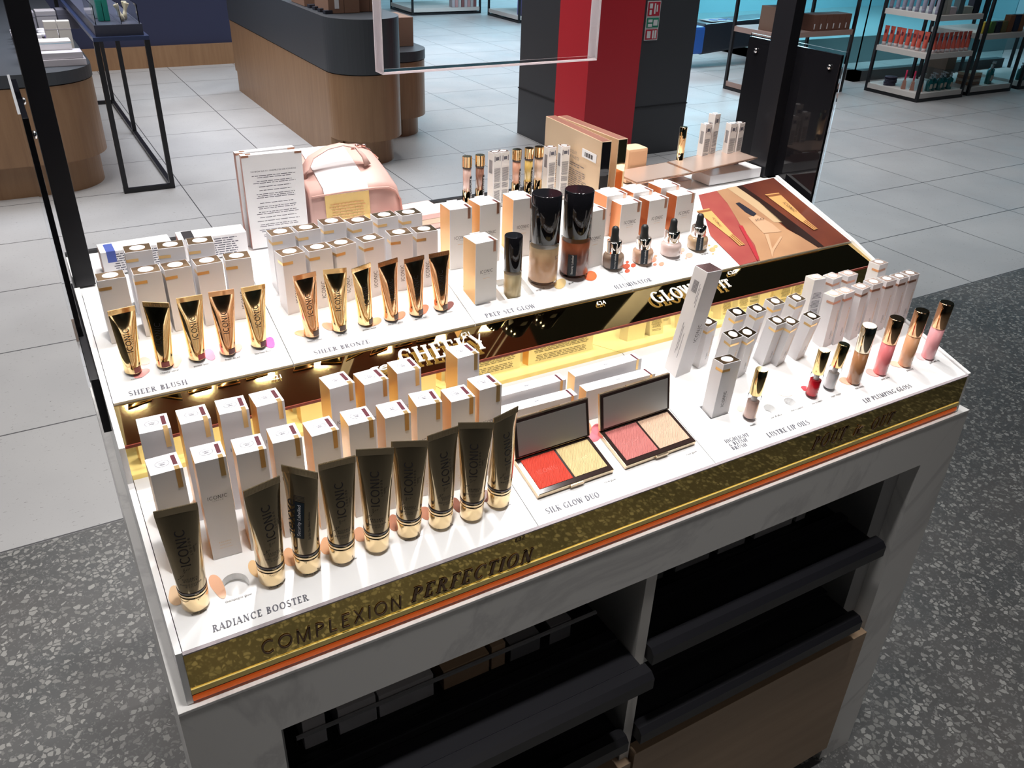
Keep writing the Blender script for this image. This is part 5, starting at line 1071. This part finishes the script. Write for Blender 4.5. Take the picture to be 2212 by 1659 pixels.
rack('open black rack with a pinkish shelf of cardboard boxes behind the black side screen', 5.95, 5.05, 6.97, 5.60, .045, (.075, .56, .95), 1.5, mat('pinkish_shelf', (.40, .27, .23), .5))
rack('low black rack of books far behind beside the grey column', 5.2, 11.2, 6.30, 12.0, .05, (.09, .55), 1.3)
rack('low black rack far behind, half hidden by the grey column', 6.30, 10.1, 7.3, 11.0, .05, (.09, .55), 1.3)
def grp(proto, spots, label, cat, group):
    for k, M in enumerate(spots):
        o = proto if k == 0 else copy_tree(proto); o.matrix_world = M; tag(o, label if isinstance(label, str) else label[k], cat, group)
def sqt(name, c1, c2, h=.17, w_=.026):
    r = root(name); mb, f_ = tube_mb(.019, w_, h, .012, .03, 8, 20); mb.build('tube_body', mat(name + '_a', c1, .4), r); crimp_mb(w_, h - .012, h, 1).build('crimp', MATS[name + '_a'], r); MB().lathe([(.018, 0), (.019, .03)], 16).build('cap', mat(name + '_b', c2, .4), r)
    MB().box((-.010, -.0125, h * .62), (.010, -.0119, h * .80)).build('logo_patch', mat('maroon_patch', (.22, .02, .03), .5), r); return r
grp(sqt('coral_tube', (.72, .13, .09), (.72, .60, .60)), [T(7.335 + .006 * (k % 3), 5.02 - .062 * (k + 1) + .03, .4205) @ RZ(R(-90)) for k in range(9)], 'coral squeeze tube in the row along the left side of the rack', 'tube', 'coral tubes on the rack, left side row')
grp(sqt('coral_tube', (.75, .17, .10), (.74, .62, .60)), [T(7.36 + .068 * k, 4.47, .4205) for k in range(8)], 'coral squeeze tube in the row along the front of the rack', 'tube', 'coral tubes on the rack, front row')
grp(sqt('lilac_tube', (.28, .28, .36), (.22, .22, .30), .2), [T(7.33, 5.0 - .07 * k, .7405) @ RZ(R(-90)) for k in range(8)], 'grey lilac squeeze tube in the row on the upper shelf of the rack', 'tube', 'grey tubes on the upper rack shelf')
for k, (x, sx, hh, col) in enumerate(((7.36, .05, .14, (.42, .42, .38)), (7.42, .05, .14, (.45, .45, .40)), (7.50, .085, .06, (.58, .50, .52)), (7.60, .07, .15, (.08, .12, .13)), (7.72, .14, .06, (.36, .42, .38)), (7.82, .10, .20, (.02, .025, .04)))):
    goods('shop_box', ['pale green box on the front of the upper rack shelf, leftmost', 'pale green box second from left on the upper rack shelf', 'low pinkish box on the upper rack shelf', 'dark teal box on the upper rack shelf', 'low mint box on the upper rack shelf', 'black box at the right end of the upper rack shelf'][k], 'box', x, 4.50, .7405, sx, .06, hh, col, group='boxes on the upper rack shelf')
def pump(name, col, cap, r_=.028, h=.13):
    r = root(name); MB().lathe([(r_ * .9, 0), (r_, .004), (r_, h * .72), (r_ * .4, h * .82), (r_ * .35, h * .86)], 18).build('bottle_body', mat(name + '_m', col, .12, coat=.6), r)
    MB().lathe([(r_ * .42, h * .86), (r_ * .42, h * .97), (.004, h), (.004, h * 1.12)], 14).box((-.006, -.028, h * 1.12), (.006, .008, h * 1.18)).build('pump_head', mat(name + '_c', cap, .3), r)
    MB().box((-r_ * .5, -r_ - .0012, h * .2), (r_ * .5, -r_ + .0035, h * .5)).build('label', mat('bottle_label', (.45, .42, .36), .5), r); return r
grp(pump('pump_bottle', (.01, .13, .14), (.40, .46, .50)), [T(7.48 + .075 * k, 4.50 + .012 * (k % 2), .0755) for k in range(5)], ['teal pump bottle, first from left on the lowest rack shelf', 'teal pump bottle, second from left on the lowest rack shelf', 'teal pump bottle in the middle of the lowest rack shelf', 'teal pump bottle, second from right on the lowest rack shelf', 'teal pump bottle at the right end of the lowest rack shelf'], 'bottle', 'pump bottles on the lowest rack shelf')
grp(pump('pump_bottle', (.20, .03, .04), (.40, .42, .46), .018, .12), [T(7.505 + .15 * k, 4.60, .0755) for k in range(3)], 'dark red pump bottle standing behind the teal ones', 'bottle', 'red bottles on the lowest rack shelf')
def bonly():
    r = root('perfume_bottle'); MB().lathe([(.026, 0), (.028, .003), (.020, .07), (.012, .08), (.012, .09)], 4, smooth=False).build('bottle_body', mat('pale_pink_bottle', (.42, .22, .17), .2), r); MB().lathe([(.008, .09), (.008, .17)], 10).build('pink_stick', mat('hot_pink', (.70, .02, .10), .4), r); return r
grp(bonly(), [T(7.335 + .03 * k, 4.66 - .07 * k, .0755) for k in range(3)], ['pinkish bottle with a hot pink stick on the lowest rack shelf, rearmost of three', 'pinkish bottle with a hot pink stick on the lowest rack shelf, middle of three', 'pinkish bottle with a hot pink stick on the lowest rack shelf, nearest of three'], 'bottle', 'bottles with pink sticks')
o = MB(); rr = random.Random(4)
for k in range(7): o.lathe([(0, .012 * k), (.06 + .01 * rr.random(), .012 * k + .002), (.065, .012 * k + .008), (0, .012 * k + .011)], 14, 0, T(rr.uniform(-.008, .008), rr.uniform(-.008, .008), 0), sy=.8)
tag(o.build('folded_cloths', mat('grey_violet_cloth', (.07, .07, .11), .8)), 'pile of folded dark grey cloths on the lowest rack shelf', 'cloth').matrix_world = T(7.37, 4.84, .0755)
# second rack contents
grp(pump('pump_bottle', (.02, .012, .01), (.01, .01, .012), .032, .17), [T(8.42 + .085 * k, 4.52 + .05 * k, .0755) for k in range(2)], ['tall black pump bottle low on the second rack, nearer one', 'tall black pump bottle low on the second rack, farther one'], 'bottle', 'black pump bottles on the second rack')
for k in range(4): goods('slatted_box', 'flat brown box in the stack low on the second rack', 'box', 8.22, 4.60, .0755 + .028 * k, .18, .14, .026, ((.30, .17, .11), (.45, .38, .30), (.28, .16, .10), (.50, .40, .28))[k], group='flat boxes on the second rack')
for k in range(3): goods('slatted_box', ['brown carton at the back left of the second rack, lowest', 'brown carton at the back left of the second rack, middle', 'brown carton at the back left of the second rack, top'][k], 'box', 8.12, 4.86, .0755 + .111 * k, .14, .2, .11, ((.16, .13, .11), (.24, .16, .12), (.30, .18, .13))[k], group='brown cartons on the second rack')
for k, (x, c1) in enumerate(((8.12, (.55, .42, .04)), (8.22, (.10, .22, .05)), (8.32, (.02, .02, .04)), (8.41, (.20, .16, .05)), (8.50, (.30, .12, .05)), (8.60, (.03, .04, .08)), (8.68, (.35, .14, .05)))):
    goods('shop_box', ['yellow pack on the second rack', 'green and yellow pack on the second rack', 'black pack on the second rack', 'olive pack on the second rack', 'brown pack on the second rack', 'navy pack on the second rack', 'orange brown pack at the right end of the second rack'][k], 'pack', x, 4.54, .5505, .075, .06, .10 + .05 * (k > 3), c1, group='packs on the second rack')
grp(pump('pump_bottle', (.10, .12, .06), (.03, .02, .02), .03, .14), [T(8.96 + .08 * k, 4.54, .0755) for k in range(3)], 'olive bottle on the lowest shelf of the rightmost rack', 'bottle', 'bottles on the rightmost rack')
# boxes on the pinkish shelf
for k in range(6): cbox('cardboard_box', ['leftmost', 'second from left', 'third from left', 'third from right', 'second from right', 'rightmost'][k] + ' small labelled cardboard box in the row right of the black post', 6.45 + k * .082, 5.15, .5605, .079, .17, .135, 0, mat('red_brown_cardboard', (.17, .075, .05), .7), group='small cardboard boxes on the pinkish shelf', tape=False, lab=True)
cbox('cardboard_box', 'large cardboard box left of the black post on the pinkish shelf', 6.12, 5.2, .5605, .24, .24, .20, 0, mat('mid_cardboard', (.20, .12, .085), .7), tape=False)
for k in range(8): goods('shop_box', 'book on the far low rack by the grey column', 'book', 5.85 + k * .05, 11.25, .091, .045, .1, .25, ((.5, .45, .48), (.55, .3, .3), (.5, .5, .5), (.25, .1, .1))[k % 4], group='books on the far rack')
for k in range(4): goods('shop_box', 'violet or red box on the far rack beside the column', 'box', 6.42 + k * .13, 10.2, .091, .11, .12, .3, ((.16, .15, .36), (.16, .15, .36), (.22, .03, .04), (.03, .10, .16))[k], group='boxes on the far rack beside the column')
# moving walkway end, glass balustrade and its curb
ES = thing('walkway_handrail', 'dark handrail end of a moving walkway with a blue cap and pictograms', 'handrail', T(6.33, 6.5, 0.02))
b = MB(); b.prism([(0, .16), (.10, .12), (.9, .18), (1.12, .10), (1.12, .46), (.12, .42), (.03, .36)], 0, .30, M=Matrix(((1, 0, 0, 0), (0, 0, 1, 0), (0, 1, 0, 0), (0, 0, 0, 1)))); b.build('rail_body', mat('escalator_black', (.02, .024, .035), .3), ES, .02)
MB().box((-.06, -.02, .13), (.10, .32, .40)).build('blue_cap', mat('blue_plastic', (.03, .13, .50), .35), ES, .03)
pnl = MB().box((.22, -.0, .4605), (1.1, .20, .466)).build('sign_plate', mat('pale_metal_plate', (.24, .30, .33), .4), ES); pnl.matrix_local = T(0, .04, -.03)
for k in range(4): MB().lathe([(0, 0), (.05, 0), (.05, .002), (0, .002)], 18).build('pictogram', mat('pictogram_blue', (.03, .08, .38), .4) if k < 3 else paper, pnl).matrix_local = T(.33 + .13 * k, .10, .4662)
GL = thing('glass_balustrade', 'greenish glass balustrade on a dark curb behind the racks', 'balustrade', T(6.6, 5.75, 0))
MB().box((.9, -.38, 0), (3.4, -.28, .10)).box((.9, -.38, 0), (1.0, 2.6, .10)).build('curb', mat('dark_curb', (.09, .09, .09), .5), GL)
MB().box((.94, -.345, .10), (3.4, -.335, .92)).box((.94, -.345, .10), (.95, 2.6, .92)).build('glass_pane', mat('green_glass', (.62, .86, .88), .02, trans=1, ior=1.1), GL)
MB().tube([(.945, 2.6, .93), (.945, -.34, .93), (3.4, -.34, .93)], .018, 8).build('top_rail', chrome, GL)
esc = mat('pale_walkway', (.30, .42, .44), .4)
struct('trim_3', MB().box((7.5, 6.2, 0), (12, 8.4, .28)), esc)
struct('trim_4', MB().prism([(7.2, 8.4), (13, 8.4), (13, 9.6), (7.2, 9.0)], 0, 1.5), mat('atrium_panel', (.36, .62, .70), .45))
